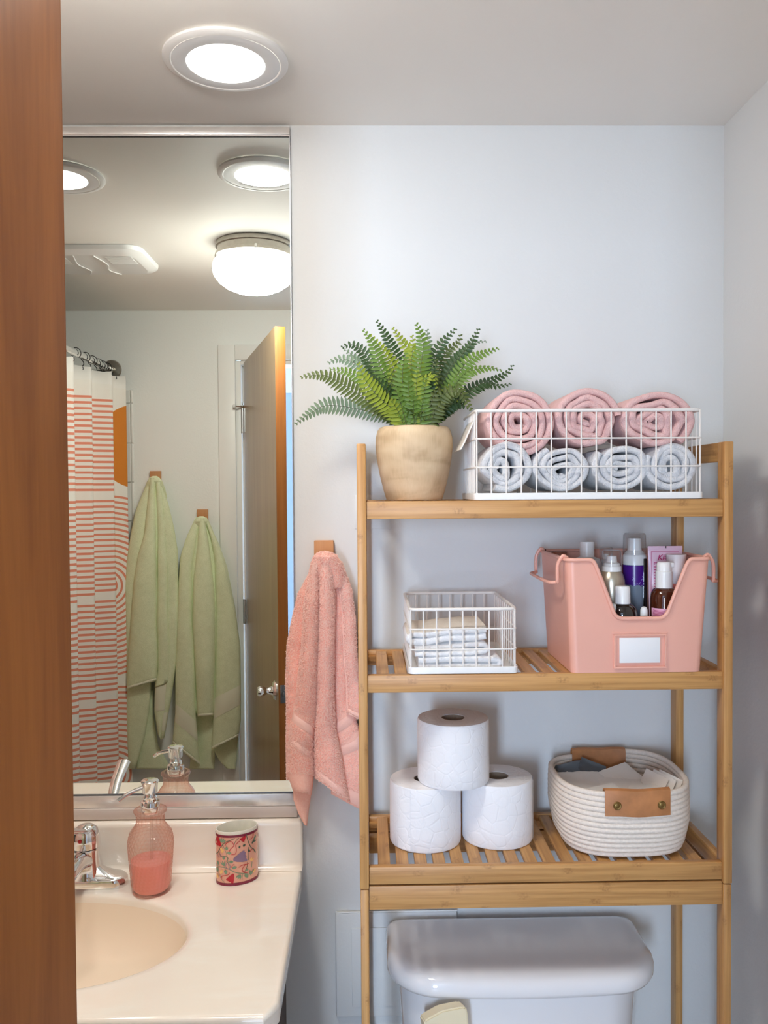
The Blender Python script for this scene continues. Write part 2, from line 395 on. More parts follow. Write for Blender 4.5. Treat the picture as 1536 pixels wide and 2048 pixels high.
for z in (1.78, 1.005, .18):
    h = B().box(-.0025, 0, -.004, .032, z, z+.095).box(-.012, -.0022, -.010, -.0035, z, z+.095)
    h.tube([(-.006, -.004, z-.003), (-.006, -.004, z+.098)], .0062, 12)
    for k in range(1, 5): h.lathe([(.0068, -.0008), (.0068, .0008)], (-.006, -.004, z+.019*k), 12)
    ho = dpart(h, 'hinge', M_STEEL)
    if z > 1.7:
        s = B().tube([(-.040, .020, z+.103), (.0, -.002, z+.103), (.034, .014, z+.103)], .0035, 8).lathe([(.008, -.006), (.008, .006)], (-.006, -.004, z+.104), 12)
        s.lathe([(.003, 0), (.003, .014)], (-.006, -.004, z+.108), 8); so = dpart(s, 'door_stop', M_CHROME)
        t = B(); t.lathe([(.006, -.005), (.007, .003), (.004, .006)], (-.042, .021, z+.103), 12, axis='X'); t.lathe([(.006, -.005), (.007, .003), (.004, .006)], (.034, .014, z+.103), 12, axis='X')
        dpart(t, 'rubber_tip', M_WHITEPL, so)
zh = .895; yh = DW-.06
for sgn, x0 in ((-1, 0.0), (1, TH)):
    p = [(.0, 0), (.031, 0), (.031, .003), (.027, .008), (.016, .011), (.012, .018), (.011, .030), (.013, .036), (.016, .040), (.0165, .052), (.014, .059), (.0, .061)]
    q = B().lathe([(r, x0+sgn*h) for r, h in p], (0, yh, zh), 28, axis='X'); dpart(q, 'door_handle', M_CHROME)
dpart(B().box(.005, TH-.005, DW-.0005, DW+.001, zh-.029, zh+.029, .0004).box(.010, TH-.010, DW, DW+.010, zh-.009, zh+.009, .003), 'latch_plate', M_DARKSTEEL)

# tiled tub surround at the end of the front wall: single tiles beside the curtain
zs = [1.9652, 1.9107] + [1.749 - .1575*k for k in range(0, 9)]
for c in range(3):
    x1 = -.9595 - .1525*c
    for k in range(len(zs)-1):
        B().box(x1-.150, x1-.0008, YF+.002, YF+.0085, zs[k+1]+.0012, zs[k]-.0012, .0015, 1).build('tile', M_TILE, wf)
for k in range(len(zs)-1): B().box(-.9588, -.949, YF+.0015, YF+.007, zs[k+1]+.0012, zs[k]-.0012, .003, 2).build('edge_tile', M_TILE, wf)
B().box(-1.42, -.950, YF, YF+.0025, zs[-1], zs[0]-.001).build('grout', M_GROUT, wf)

# ------------------------------------------------------------------ ceiling lights
def downlight(x, y, label):
    t = thing('recessed_light', label, 'ceiling light', (x, y, CEIL), 'recessed lights over the vanity')
    B().lathe([(.100, -.001), (.105, -.002), (.105, -.006), (.1, -.0095), (.093, -.010), (.090, -.008)], (x, y, CEIL), 64, cap0=False, cap1=False).build('trim_ring', M_WHITEPL, t)
    B().lathe([(.091, -.009), (.086, -.0095), (.068, -.0105), (.0655, -.0095)], (x, y, CEIL), 64, cap0=False, cap1=False).build('frosted_ring', M_FROST, t)
    B().lathe([(.066, -.0098), (.05, -.0102), (.0, -.0104)], (x, y, CEIL), 64, cap0=False).build('lens', M_LENS, t)
    sp = bpy.data.lights.new('beam', 'SPOT'); sp.energy = BEAM_W; sp.color = (1.0, .965, .91); sp.spot_size = math.radians(86); sp.spot_blend = 1.0; sp.shadow_soft_size = .05
    so = bpy.data.objects.new('beam', sp); COL.objects.link(so); so.parent = t; so.location = (0, 0, -.018)
    return t
downlight(-.236, 1.469, 'white round recessed ceiling light seen directly at upper left')
downlight(-.712, 1.452, 'white round recessed ceiling light cut off by the door edge in the mirror')
dl = thing('dome_light', 'flush dome ceiling light with brushed nickel collar in the mirror', 'ceiling light', (-.333, .905, CEIL))
B().lathe([(.105, 0), (.112, -.002), (.113, -.014), (.108, -.016), (.108, -.032), (.114, -.034), (.115, -.042), (.108, -.045)], (-.333, .905, CEIL), 64, cap0=False, cap1=False).build('collar', M_NICKEL, dl)
B().lathe([(.100, -.040), (.112, -.048), (.119, -.057), (.1215, -.066)], (-.333, .905, CEIL), 64, cap0=False, cap1=False).build('glass_shoulder', M_DOMET, dl)
B().lathe([(.1215, -.066), (.123, -.078), (.118, -.096), (.104, -.115), (.082, -.131), (.052, -.143), (.025, -.148), (0, -.149)], (-.333, .905, CEIL), 64, cap0=False).build('glass_dome', M_DOME, dl)
for a in (-40, 80, 200):
    a = math.radians(a); c = (-.333+.114*math.cos(a), .905+.114*math.sin(a), CEIL-.038)
    B().lathe([(.0, -.007), (.004, -.006), (.005, 0), (.004, .006), (0, .007)], c, 10).build('thumb_screw', M_CHROME, dl)
# exhaust fan
fx0, fx1, fy0, fy1 = -1.02, -.672, .625, .905
fan = thing('exhaust_fan', 'white square exhaust fan grille on the ceiling in the mirror', 'fan', ((fx0+fx1)/2, (fy0+fy1)/2, CEIL))
b = B(); lp = lambda d, z: [Vector((x, y, z)) for x, y in rrect((fx0+fx1)/2, (fy0+fy1)/2, (fx1-fx0)/2-d, (fy1-fy0)/2-d, .05, 6)]
rings = [lp(0, CEIL-.001), lp(.002, CEIL-.014), lp(.012, CEIL-.022), lp(.028, CEIL-.026)]
n = len(rings[0]); b.grid(lambda i, j: rings[j][i], n, 4, cu=True)
b.face([p for p in rings[3]]); b.build('grille_cover', M_WHITEPL, fan)
cx = (fx0+fx1)/2
B().tube(smoothpath([(cx+.05, fy0+.03, CEIL-.027), (cx+.03, fy0+.09, CEIL-.029), (cx+.045, fy0+.16, CEIL-.029), (cx+.03, fy1-.03, CEIL-.027)], 6), .0016, 6).tube(smoothpath([(cx-.05, fy0+.03, CEIL-.027), (cx-.03, fy0+.09, CEIL-.029), (cx-.045, fy0+.16, CEIL-.029), (cx-.03, fy1-.03, CEIL-.027)], 6), .0016, 6).build('moulded_band', M_WHITEPL, fan)
for k in range(8):
    y = fy1-.045-k*.011
    for a, c in ((fx0+.035, cx-.06), (cx+.06, fx1-.035)): B().box(a, c, y-.003, y+.003, CEIL-.0285, CEIL-.0262, .001, 1).build('slat', M_WHITEPL, fan)

# ------------------------------------------------------------------ wall mirror
MX0, MX1, MZ0, MZ1 = -.985, -.1535, .9365, 2.2625
mr = thing('wall_mirror', 'large frameless wall mirror over the vanity in aluminium channels', 'mirror', ((MX0+MX1)/2, D, MZ0))
b = B().box(MX0, MX1, D-.0062, D-.0005, MZ0-.024, MZ1+.012); b.build('mirror_glass', M_MIRROR, mr, smooth=False)
B().box(MX1, MX1+.0016, D-.0066, D-.0004, MZ0, MZ1, 0).build('polished_edge', M_STEEL, mr)
b = B().box(MX0, MX1+.001, D-.0095, D-.0063, MZ1, CEIL-.006, .001).box(MX0, MX1+.001, D-.0075, D-.0063, MZ1-.0035, MZ1)
b.build('top_channel', M_ALU, mr)
B().box(MX0, MX1, D-.0068, D-.0063, MZ1-.0055, MZ1-.0038).build('dark_gasket', M_BLACKM, mr)
b = B().box(MX0, MX1+.001, D-.0078, D-.0063, MZ0-.0005, MZ0+.0022, .0004); b.build('dark_gasket', M_DARKSTEEL, mr)
b = B().box(MX0, MX1+.001, D-.0105, D-.0063, MZ0-.0255, MZ0-.001, .0008); b.build('bottom_channel', M_ALU, mr)
B().box(MX0, MX1+.004, D-.014, D-.0003, .8885, MZ0-.026, .0015).build('ledge_strip', plain('pinkish painted strip', (.62, .55, .50), .35), mr)
# ------------------------------------------------------------------ vanity
M_VTOP = NM('bisque cultured marble'); _v = M_VTOP.coord()
_w = M_VTOP.noise(M_VTOP.mapping(_v, (1.5, 5, 5)), 2.2, 4, .55, 1.8)
M_VTOP.set(Base_Color=M_VTOP.ramp(_w, (.42, (.89, .82, .715)), (.60, (.90, .85, .755))), Roughness=.13)
M_VTOP.p.inputs['Coat Weight'].default_value = .6; M_VTOP.p.inputs['Coat Roughness'].default_value = .05; M_VTOP = M_VTOP.m
M_BASIN = plain('bisque basin', (.86, .74, .59), .13, coat=.6)
VX0, VX1, VY0, VY1 = -.972, -.139, 1.2177, D-.0005
ex, ey, erx, ery = -.555, 1.4495, .2385, .1605
vt = thing('countertop', 'glossy bisque cultured marble vanity top with oval basin and backsplash', 'countertop', ((VX0+VX1)/2, (VY0+VY1)/2, ZC-.032))
def rect_hit(a, d):
    c, s = math.cos(a), math.sin(a); x0, x1, y0, y1 = VX0+d-ex, VX1-d-ex, VY0+d-ey, VY1-d-ey; t = 1e9
    if c > 1e-9: t = min(t, x1/c)
    if c < -1e-9: t = min(t, x0/c)
    if s > 1e-9: t = min(t, y1/s)
    if s < -1e-9: t = min(t, y0/s)
    return ex+c*t, ey+s*t
angs = sorted([2*PI*k/112 for k in range(112)] + [math.atan2(y-ey, x-ex) % (2*PI) for x in (VX0+.001, VX1-.001) for y in (VY0+.001, VY1-.001)])
def vloop(kind, k, z):
    out = []
    for a in angs:
        if kind == 'e': out.append(Vector((ex+erx*k*math.cos(a), ey+ery*k*math.sin(a), ZC+z)))
        else:
            x, y = rect_hit(a, .012)
            x = max(VX0+.012, min(VX1-.012, x)); y = max(VY0+.012, min(VY1-.012, y))
            dx = 1 if x > VX1-.0125 else (-1 if x < VX0+.0125 else 0); dy = 1 if y > VY1-.0125 else (-1 if y < VY0+.0125 else 0)
            out.append(Vector((x+dx*(.012-k), y+dy*(.012-k), ZC+z)))
    return out
L = [vloop('e', .982, -.016), vloop('e', .990, -.009), vloop('e', .996, -.0058), vloop('e', 1.006, -.0036), vloop('e', 1.022, -.0018), vloop('e', 1.045, -.0006), vloop('e', 1.09, 0.0), vloop('r', .022, 0), vloop('r', .010, .0004), vloop('r', .0065, .0002), vloop('r', .003, -.0012), vloop('r', .0006, -.0045), vloop('r', 0, -.010), vloop('r', 0, -.030), vloop('r', .004, -.0315), vloop('r', .06, -.0315)]
b = B(); b.grid(lambda i, j: L[j][i], len(angs), len(L), cu=True); b.build('counter', M_VTOP, vt, angle=60)
prof = [(.9875, -.0125), (.974, -.022), (.945, -.045), (.89, -.072), (.80, -.095), (.66, -.112), (.45, -.123), (.22, -.129), (.10, -.131)]
b = B(); b.grid(lambda i, j: Vector((ex+erx*prof[j][0]*math.cos(2*PI*i/96), ey+ery*prof[j][0]*math.sin(2*PI*i/96), ZC+prof[j][1])), 96, len(prof), cu=True)
b.build('basin', M_BASIN, vt, angle=80)
B().lathe([(0, .001), (.02, .002), (.026, .003), (.030, .001), (.030, -.012)], (ex, ey, ZC-.131), 32, cap0=False).build('drain', M_CHROME, vt)
b = B()      # backsplash with cove at its foot
cs = [(0, .003), (-.0165, .0015), (-.0235, .0035), (-.0262, .011), (-.0262, .085), (-.0255, .0915), (-.0225, .0948), (-.018, .0958), (0, .0958)]
cs = [(0, -.002), (-.043, .0006), (-.036, .0018), (-.030, .0052), (-.0268, .012), (-.0255, .085), (-.0250, .0905), (-.0225, .0945), (-.018, .0956), (0, .0956)]
xs = [VX0, VX0+.002, VX0+.006, VX1-.006, VX1-.002, VX1]; ins = [.004, .001, 0, 0, .001, .004]
vs = b.grid(lambda i, j: Vector((xs[i], VY1 + cs[j][0] + (ins[i] if 0 < j < 9 else 0), ZC + cs[j][1] - (ins[i] if j > 6 else 0))), 6, len(cs))
for e in (0, -1): b.b.faces.new(vs[e])
b.build('backsplash', M_VTOP, vt, angle=60)
M_CAB = wood('dark brown cabinet', 2, (.075, .038, .022), (.045, .022, .013), .4)
vc = thing('vanity_cabinet', 'dark brown vanity cabinet under the bisque top', 'cabinet', (-.556, 1.49, 0))
B().box(-.935, -.917, 1.258, D-.002, .09, ZC-.0318, .001).box(-.195, -.177, 1.258, D-.002, .09, ZC-.0318, .001).box(-.917, -.195, D-.014, D-.002, .09, ZC-.0318).box(-.917, -.195, 1.258, D-.014, .09, .108).box(-.917, -.195, 1.258, 1.276, .70, ZC-.0318).box(-.92, -.19, 1.31, D-.004, 0, .09).build('body', M_CAB, vc)
for x0, x1, kx in ((-.925, -.560, -.60), (-.552, -.187, -.512)):
    d = B().box(x0, x1, 1.240, 1.2578, .11, .735, .003).build('cabinet_door', M_CAB, vc)
    B().lathe([(.006, 0), (.005, .010), (.013, .016), (.014, .022), (.008, .027), (0, .028)], (kx, 1.240, .60), 20, axis='-Y', cap0=False).build('knob', M_NICKEL, d)

# faucet
FX, FY = -.553, 1.650
fa = thing('faucet', 'chrome single handle basin faucet with red dot beside the door edge', 'faucet', (FX, FY, ZC))
def stad(k):
    out = []
    for i in range(48):
        a = 2*PI*(i+.5)/48; x = .026*math.cos(a); y = .026*math.sin(a)
        out.append((x*k + (.054*k if math.cos(a) >= 0 else -.054*k), y*k))
    return out
ks = [(1, 0), (1, .011), (.975, .0145), (.93, .017), (.8, .018), (.6, .019), (.4, .02), (.2, .021), (.02, .021)]
b = B()
def fz(i, j):
    k, z = ks[j]; x, y = stad(k)[i]; h = .030*math.exp(-(x/.036)**2)*max(0, 1-(abs(y)/.027)**2)
    return Vector((FX+x, FY+y, ZC+z+(h if j > 1 else 0)))
vs = b.grid(fz, 48, len(ks), cu=True); b.b.faces.new([v[-1] for v in vs]); b.build('base', M_CHROME, fa, angle=60)
B().lathe([(.030, .018), (.0275, .030), (.0255, .045), (.0250, .062), (.0252, .070), (.0235, .0725)], (FX, FY, ZC), 40, cap0=False).build('body', M_CHROME, fa)
B().lathe([(.0235, .0735), (.0262, .075), (.0266, .086), (.0255, .098), (.0215, .109), (.0135, .1155), (0, .1175)], (FX, FY, ZC), 40).build('handle_cap', M_CHROME, fa)
sp = smoothpath([(FX, FY-.010, ZC+.050), (FX, FY-.055, ZC+.062), (FX, FY-.10, ZC+.058), (FX, FY-.125, ZC+.040)], 6)
B().tube(sp, [.019 - .008*i/(len(sp)-1) for i in range(len(sp))], 20).build('spout', M_CHROME, fa)
lv = smoothpath([(FX+.001, FY-.012, ZC+.108), (FX-.004, FY-.060, ZC+.128), (FX-.004, FY-.118, ZC+.152)], 6)
B().tube(lv, [.010 + .005*i/(len(lv)-1) for i in range(len(lv))], 16, flat=.5).build('lever', M_CHROME, fa)
B().lathe([(.0036, 0), (.0036, .0012), (.0028, .002), (0, .0022)], (FX-.003, FY-.0262, ZC+.094), 16, axis='-Y', cap0=False).build('hot_dot', plain('red enamel', (.62, .02, .03), .2), fa)
B().lathe([(.0042, 0), (.0042, .003), (.003, .0034), (.0028, .0018), (0, .0018)], (FX+.012, FY-.0255, ZC+.021), 14, axis='-Y', cap0=False).build('set_screw', M_STEEL, fa)

# soap dispenser
SX, SY = -.4205, 1.620
sd = thing('soap_dispenser', 'pink hobnail glass soap dispenser with chrome pump on the vanity', 'soap dispenser', (SX, SY, ZC))
M_PGLASS = clear('pink pressed glass', (.99, .94, .915), (.88, .55, .45), .05, 1.0, .14, (.98, .62, .52))
pts = smoothpath([(.033, 0, 0), (.0355, 0, .003), (.0362, 0, .012), (.0385, 0, .040), (.0408, 0, .070), (.0420, 0, .090), (.0412, 0, .102), (.0370, 0, .116), (.0300, 0, .126), (.0262, 0, .133), (.0258, 0, .143), (.0275, 0, .148), (.0308, 0, .1525), (.0305, 0, .1565), (.024, 0, .1575)], 15)
b = B(); NS = 264
def gl(i, j):
    r, h = pts[j].x, pts[j].z; a = 2*PI*i/NS; d = 0
    if .014 < h < .116:
        row = h/.0068; q = a*r/(.0078) + (.5 if int(row) % 2 else 0)
        d = .0016*max(0, 1 - ((row % 1 - .5)**2 + (q % 1 - .5)**2)*7)
    if .131 < h < .147: d = .0008*math.cos(a*20)
    return Vector((SX+(r+d)*math.cos(a), SY+(r+d)*math.sin(a), ZC+h))
vs = b.grid(gl, NS, len(pts), cu=True); b.b.faces.new([v[0] for v in vs][::-1]); b.build('glass_bottle', M_PGLASS, sd, angle=70)
M_SOAP = NM('pink liquid soap'); M_SOAP.set(Base_Color=(.98, .40, .36), Roughness=.15); M_SOAP.p.inputs['Subsurface Weight'].default_value = .6
M_SOAP.p.inputs['Subsurface Radius'].default_value = (.02, .008, .006); M_SOAP.p.inputs['Subsurface Scale'].default_value = 1.0
B().lathe([(.030, .004), (.0335, .008), (.0345, .014), (.0365, .040), (.0380, .058), (.0375, .0605), (.02, .0600), (0, .0600)], (SX, SY, ZC), 48).build('liquid_soap', M_SOAP.m, sd)
B().lathe([(.0150, .150), (.0178, .1555), (.0180, .168), (.0172, .1725), (.0135, .174), (.0120, .177), (.0125, .180), (.0105, .182), (.0098, .187), (.0120, .1885)], (SX, SY, ZC), 40).build('pump_collar', M_CHROME, sd)
ph = B().lathe([(.0120, .187), (.0142, .189), (.0150, .205), (.0165, .2085), (.0168, .2105), (.0150, .2125), (.008, .2135), (0, .2136)], (SX, SY, ZC), 40).build('pump_head', M_CHROME, sd)
nz = [Vector((SX-.008, SY-.006, ZC+.2015)), Vector((SX-.028, SY-.014, ZC+.196)), Vector((SX-.042, SY-.021, ZC+.190)), Vector((SX-.0525, SY-.026, ZC+.183))]
B().tube(smoothpath(nz, 5), [.0036]*16, 10).build('nozzle', M_CHROME, ph)
B().tube([(SX, SY, ZC+.012), (SX+.002, SY, ZC+.152)], .0028, 8).build('dip_tube', clear('clear tube', (.97, .95, .93), (.92, .9, .88)), sd)

# patterned tumbler: an oval cup, its printed vines and flowers laid on the wall of the cup
CX_, CY_, CA, CB, CR, CH = -.2635, 1.664, .0415, .0300, math.radians(24), .1045
def cupp(a, z, k=1.0, off=0.0):
    n = Vector((math.cos(a)/CA, math.sin(a)/CB, 0)); n.normalize()
    x = CA*k*math.cos(a) + n.x*off; y = CB*k*math.sin(a) + n.y*off
    return Vector((CX_ + x*math.cos(CR) - y*math.sin(CR), CY_ + x*math.sin(CR) + y*math.cos(CR), ZC + z))
tu = thing('tumbler', 'oval pink ceramic tumbler printed with vines and red bell flowers', 'cup', (CX_, CY_, ZC))
NC = 64
b = B()
cp = [(0, .93, .0005), (0, .98, .0005), (0, 1.0, .003), (0, 1.0, CH-.006)]
b.grid(lambda i, j: cupp(2*PI*i/NC, cp[j][2], cp[j][1]), NC, 4, cu=True)
b.build('outer_wall', plain('salmon pink glaze', (.80, .41, .30), .15, coat=.4), tu)
b = B(); ci = [(1.0, CH-.006), (1.0, CH-.002), (.99, CH), (.95, CH), (.93, CH-.002), (.925, CH-.02), (.915, .012), (.8, .006), (.01, .005)]
vs = b.grid(lambda i, j: cupp(2*PI*i/NC, ci[j][1], ci[j][0]), NC, len(ci), cu=True); b.b.faces.new([v[-1] for v in vs])
b.build('inner_wall', plain('cream glaze', (.80, .78, .68), .15, coat=.4), tu)
M_PLUM = plain('plum print', (.22, .02, .05), .2); M_RED = plain('red print', (.50, .015, .03), .25); M_VINE = plain('dark green print', (.075, .115, .075), .3)
M_LEAF = plain('sage green print', (.20, .31, .20), .3); M_LILAC = plain('lilac print', (.26, .17, .28), .3); M_YEL = plain('yellow print', (.90, .55, .20), .3)
for z0, z1 in ((.0006, .0058), (CH-.0105, CH-.0058)):
    b = B(); b.grid(lambda i, j: cupp(2*PI*i/NC, (z0, z1)[j], 1.0, .0004), NC, 2, cu=True); b.build('plum_band', M_PLUM, tu)
def cpx(x, y, off, back=False):         # pattern coordinates (printed design, 840 x 900) -> a point on the cup's wall
    u = max(-.985, min(.985, (x-750)/420.0)); a = -PI/2 - CR*.75 + math.asin(u)*.98 + (PI if back else 0)
    return cupp(a, .006 + (1500-y)/900*.0875, 1.0, off)
def print_part(name, m, polys, lines, off):
    b = B()
    for bk in (False, True):
        for P in polys:
            c = (sum(p[0] for p in P)/len(P), sum(p[1] for p in P)/len(P)); cv = b.b.verts.new(cpx(*c, off, bk)); vv = [b.b.verts.new(cpx(*p, off, bk)) for p in P]
            for i in range(len(P)): b.b.faces.new((cv, vv[i], vv[(i+1) % len(P)]))
        for w, P in lines:
            pp = smoothpath([(p[0], p[1], 0) for p in P], 5); A = []; C = []
            for i, p in enumerate(pp):
                t = (pp[min(i+1, len(pp)-1)] - pp[max(i-1, 0)]).normalized(); nn = Vector((-t.y, t.x, 0))*w/2
                A.append(b.b.verts.new(cpx(p.x+nn.x, p.y+nn.y, off, bk))); C.append(b.b.verts.new(cpx(p.x-nn.x, p.y-nn.y, off, bk)))
            for i in range(len(pp)-1): b.b.faces.new((A[i], A[i+1], C[i+1], C[i]))
    o = b.build(name, m, tu); o['kind'] = 'stuff'; return o
def leafp(x, y, a, L, W):
    a = math.radians(a); c, s = math.cos(a), math.sin(a)
    return [(x + c*u*L - s*v*W, y + s*u*L + c*v*W) for u, v in ((0, 0), (.25, .42), (.55, .5), (.85, .22), (1.0, 0), (.85, -.22), (.55, -.5), (.25, -.42))]
def bell(x, y, a, L):
    a = math.radians(a); c, s = math.cos(a), math.sin(a)
    q = [(-.08, .10), (.2, .25), (.6, .42), (.95, .52), (1.0, .36), (.94, .2), (1.02, .06), (.95, -.1), (1.02, -.24), (.95, -.4), (.97, -.52), (.6, -.42), (.2, -.25), (-.08, -.10)]
    return [(x + c*u*L - s*v*L, y + s*u*L + c*v*L) for u, v in q]
print_part('vine_print', M_VINE, [leafp(1080, 800, -60, 90, 36), leafp(1090, 760, 10, 70, 30), leafp(1010, 880, 60, 70, 40), leafp(870, 800, 200, 40, 60), leafp(910, 790, -20, 60, 50)],
           [(13, [(360, 960), (410, 900), (470, 790), (560, 690), (680, 640), (760, 610)]), (13, [(980, 570), (1010, 700), (1060, 850), (1110, 920), (1140, 1010)]), (11, [(1020, 840), (1010, 960), (1015, 1100)]), (8, [(840, 610), (770, 680), (740, 770)]),
            (9, [(430, 890), (470, 980), (560, 960), (620, 1000), (590, 1060), (640, 1120)]), (10, [(1000, 1130), (990, 1220), (940, 1320)])], .0006)
print_part('leaf_print', M_LEAF, [leafp(490, 700, a, 110, 34) for a in (-125, -95, -60, -35)] + [leafp(600, 840, -100, 75, 60), leafp(600, 890, 10, 90, 60), leafp(560, 1000, 180, 60, 70), leafp(640, 1075, 0, 90, 55), leafp(700, 1200, -10, 105, 55),
            leafp(560, 1230, 80, 95, 75), leafp(395, 1080, 80, 90, 45), leafp(395, 1210, 100, 110, 60)] + [leafp(545, 1165, a, 120, 30) for a in (-140, -115, -85)] + [leafp(870, 1350, a, 110, 36) for a in (100, 125, 155)] + [leafp(950, 1350, 60, 110, 75), leafp(1050, 1420, -60, 120, 34), leafp(1050, 1420, -95, 120, 34), leafp(1110, 730, -60, 80, 30), leafp(960, 1290, -20, 60, 40)],
           [(13, [(340, 1170), (400, 1190), (520, 1190), (640, 1220), (760, 1290), (900, 1335), (970, 1360), (1000, 1410)]), (10, [(500, 720), (550, 820), (590, 920), (620, 1080), (640, 1200)]), (9, [(390, 1280), (440, 1370), (480, 1440), (540, 1490)]), (9, [(910, 1340), (890, 1470)]), (9, [(1080, 1160), (1070, 1270)])], .0007)
print_part('flower_print', M_RED, [bell(405, 610, 92, 165), bell(960, 600, 130, 105), bell(720, 1330, 118, 165)],
           [(12, [(650, 860), (680, 810), (740, 750), (690, 670), (590, 700), (560, 750)]), (12, [(860, 670), (780, 740), (790, 830), (770, 920), (690, 930)]), (11, [(470, 1440), (490, 1370), (560, 1350), (620, 1330), (650, 1290)]), (11, [(830, 1200), (880, 1175), (960, 1160)]), (11, [(1000, 1340), (930, 1320), (900, 1250), (950, 1180), (1020, 1165)]), (10, [(1040, 690), (1090, 670), (1110, 580)]), (10, [(1040, 940), (1090, 900)]), (10, [(690, 1190), (710, 1140), (750, 1130)])], .0008)
print_part('lilac_flower_print', M_LILAC, [bell(745, 1035, -12, 235)], [(9, [(570, 1150), (600, 1090), (650, 1130), (660, 1190), (600, 1210), (570, 1160)]), (8, [(390, 930), (430, 1000), (480, 970), (440, 920)])], .0009)
print_part('blossom_print', M_YEL, [leafp(480, 850, a, 60, 50) for a in (-90, 0, 60)] + [leafp(460, 1270, a, 60, 50) for a in (-20, 40, 90)] + [leafp(370, 1400, a, 50, 45) for a in (-60, 20)] + [leafp(1050, 1130, a, 70, 40) for a in (-70, -20)] + [leafp(1100, 1350, a, 40, 40) for a in (0, 80)], [], .0009)

# ------------------------------------------------------------------ towels on hooks
M_PTOWEL = terry('pink terry', (.96, .60, .50), (.92, .50, .41), 330, .4, .002, .5)
M_PPILE = plain('pink terry loops', (.99, .725, .635), .95, nscale=60, namt=.06, spec=.1, sheen=.4)
_nt = M_PPILE.node_tree; _pb = _nt.nodes['Principled BSDF']; _tl = _nt.nodes.new('ShaderNodeBsdfTranslucent'); _tl.inputs[0].default_value = (.97, .74, .66, 1); _mx = _nt.nodes.new('ShaderNodeMixShader'); _mx.inputs[0].default_value = .3
_nt.links.new(_pb.outputs[0], _mx.inputs[1]); _nt.links.new(_tl.outputs[0], _mx.inputs[2]); _nt.links.new(_mx.outputs[0], _nt.nodes['Material Output'].inputs[0])
M_PBAND = plain('pink woven band', (.88, .54, .46), .85, bscale=500, bstr=.3)
M_GTOWEL = terry('sage green terry', (.80, .855, .595), (.68, .74, .48), 300, .4, .002, .4)
M_GBAND = plain('sage woven band', (.80, .80, .62), .85, bscale=400, bstr=.3)
def polyat(P, t):
    y = P[0][1] + (P[-1][1]-P[0][1])*t
    for a, c in zip(P, P[1:]):
        if y <= c[1]+1e-6 or c is P[-1]:
            k = (y-a[1])/max(1e-6, c[1]-a[1]); return a[0]+(c[0]-a[0])*k, y
class Lobe:            # one hanging fold of a towel between two outlines, with its own depth and roundness
    def __init__(s, Lp, Rp, Y, bulge, pj=at, sgn=-1, seed=0, amp=.0035, back=.35):
        s.L, s.R, s.Y, s.bu, s.pj, s.sg, s.seed, s.amp, s.back = Lp, Rp, Y, bulge, pj, sgn, seed, amp, back
    def P(s, t, ph, off=0.0):
        l = polyat(s.L, t); r = polyat(s.R, t); k = (1-math.cos(ph))/2
        px = l[0]+(r[0]-l[0])*k; py = l[1]+(r[1]-l[1])*k
        Y0 = s.Y[0]+(s.Y[1]-s.Y[0])*t; w = abs(r[0]-l[0])*.001
        b_ = s.bu if not isinstance(s.bu, tuple) else s.bu[0]+(s.bu[1]-s.bu[0])*t**.8; bu = min(b_, .012+.6*w)
        sn = math.sin(ph); d = bu*(abs(sn)**.65)*(1 if sn > 0 else -s.back)
        nz = noise.noise(Vector((px*.035, py*.018, s.seed*3.1)))*s.amp
        return s.pj(px, py, Y0 + s.sg*(d+off+nz))
    def add(s, b, nr=46, nc=26):
        vs = b.grid(lambda i, j: s.P(j/(nr-1), 2*PI*i/nc), nc, nr, cu=True)
        b.b.faces.new([v[0] for v in vs]); b.b.faces.new([v[-1] for v in vs][::-1])
    def band(s, b, t0, t1, off=.0022, skew=0.0, n=5, nc=14):
        def fn(i, j):
            ph = PI*(.06+.88*i/(nc-1)); return s.P(min(.995, t0+(t1-t0)*j/(n-1) + skew*(i/(nc-1)-.5)), ph, off*(1 if 0 < j < n-1 else .3))
        b.grid(fn, nc, n)
def hook(x0, x1, z1, y0, y1, front, label):
    h = B(); ym = y0 + (.014 if y1 > y0 else -.014)
    a, c = min(y0, ym), max(y0, ym)
    h.box(x0, x1, a, c, z1-.062, z1, .0015)
    o = h.build('wall_hook', M_HOOK, loc=((x0+x1)/2, y0, z1-.062)); tag(o, label, 'hook')
    pg = B(); p0 = Vector(((x0+x1)/2, ym, z1-.040)); sg = 1 if y1 > y0 else -1
    pg.tube([p0, p0+Vector((0, sg*.030, .004))], [.011, .010], 16); pg.build('peg', M_HOOK, o)
hook(-.1108, -.0715, 1.4505, D, D-1, 0, 'square beech wall hook holding the pink towel')
hook(-.8826, -.8390, 1.6365, YF, YF+1, 0, 'square beech wall hook of the left green towel in the mirror')
hook(-.6955, -.6515, 1.4797, YF, YF+1, 0, 'square beech wall hook of the right green towel in the mirror')

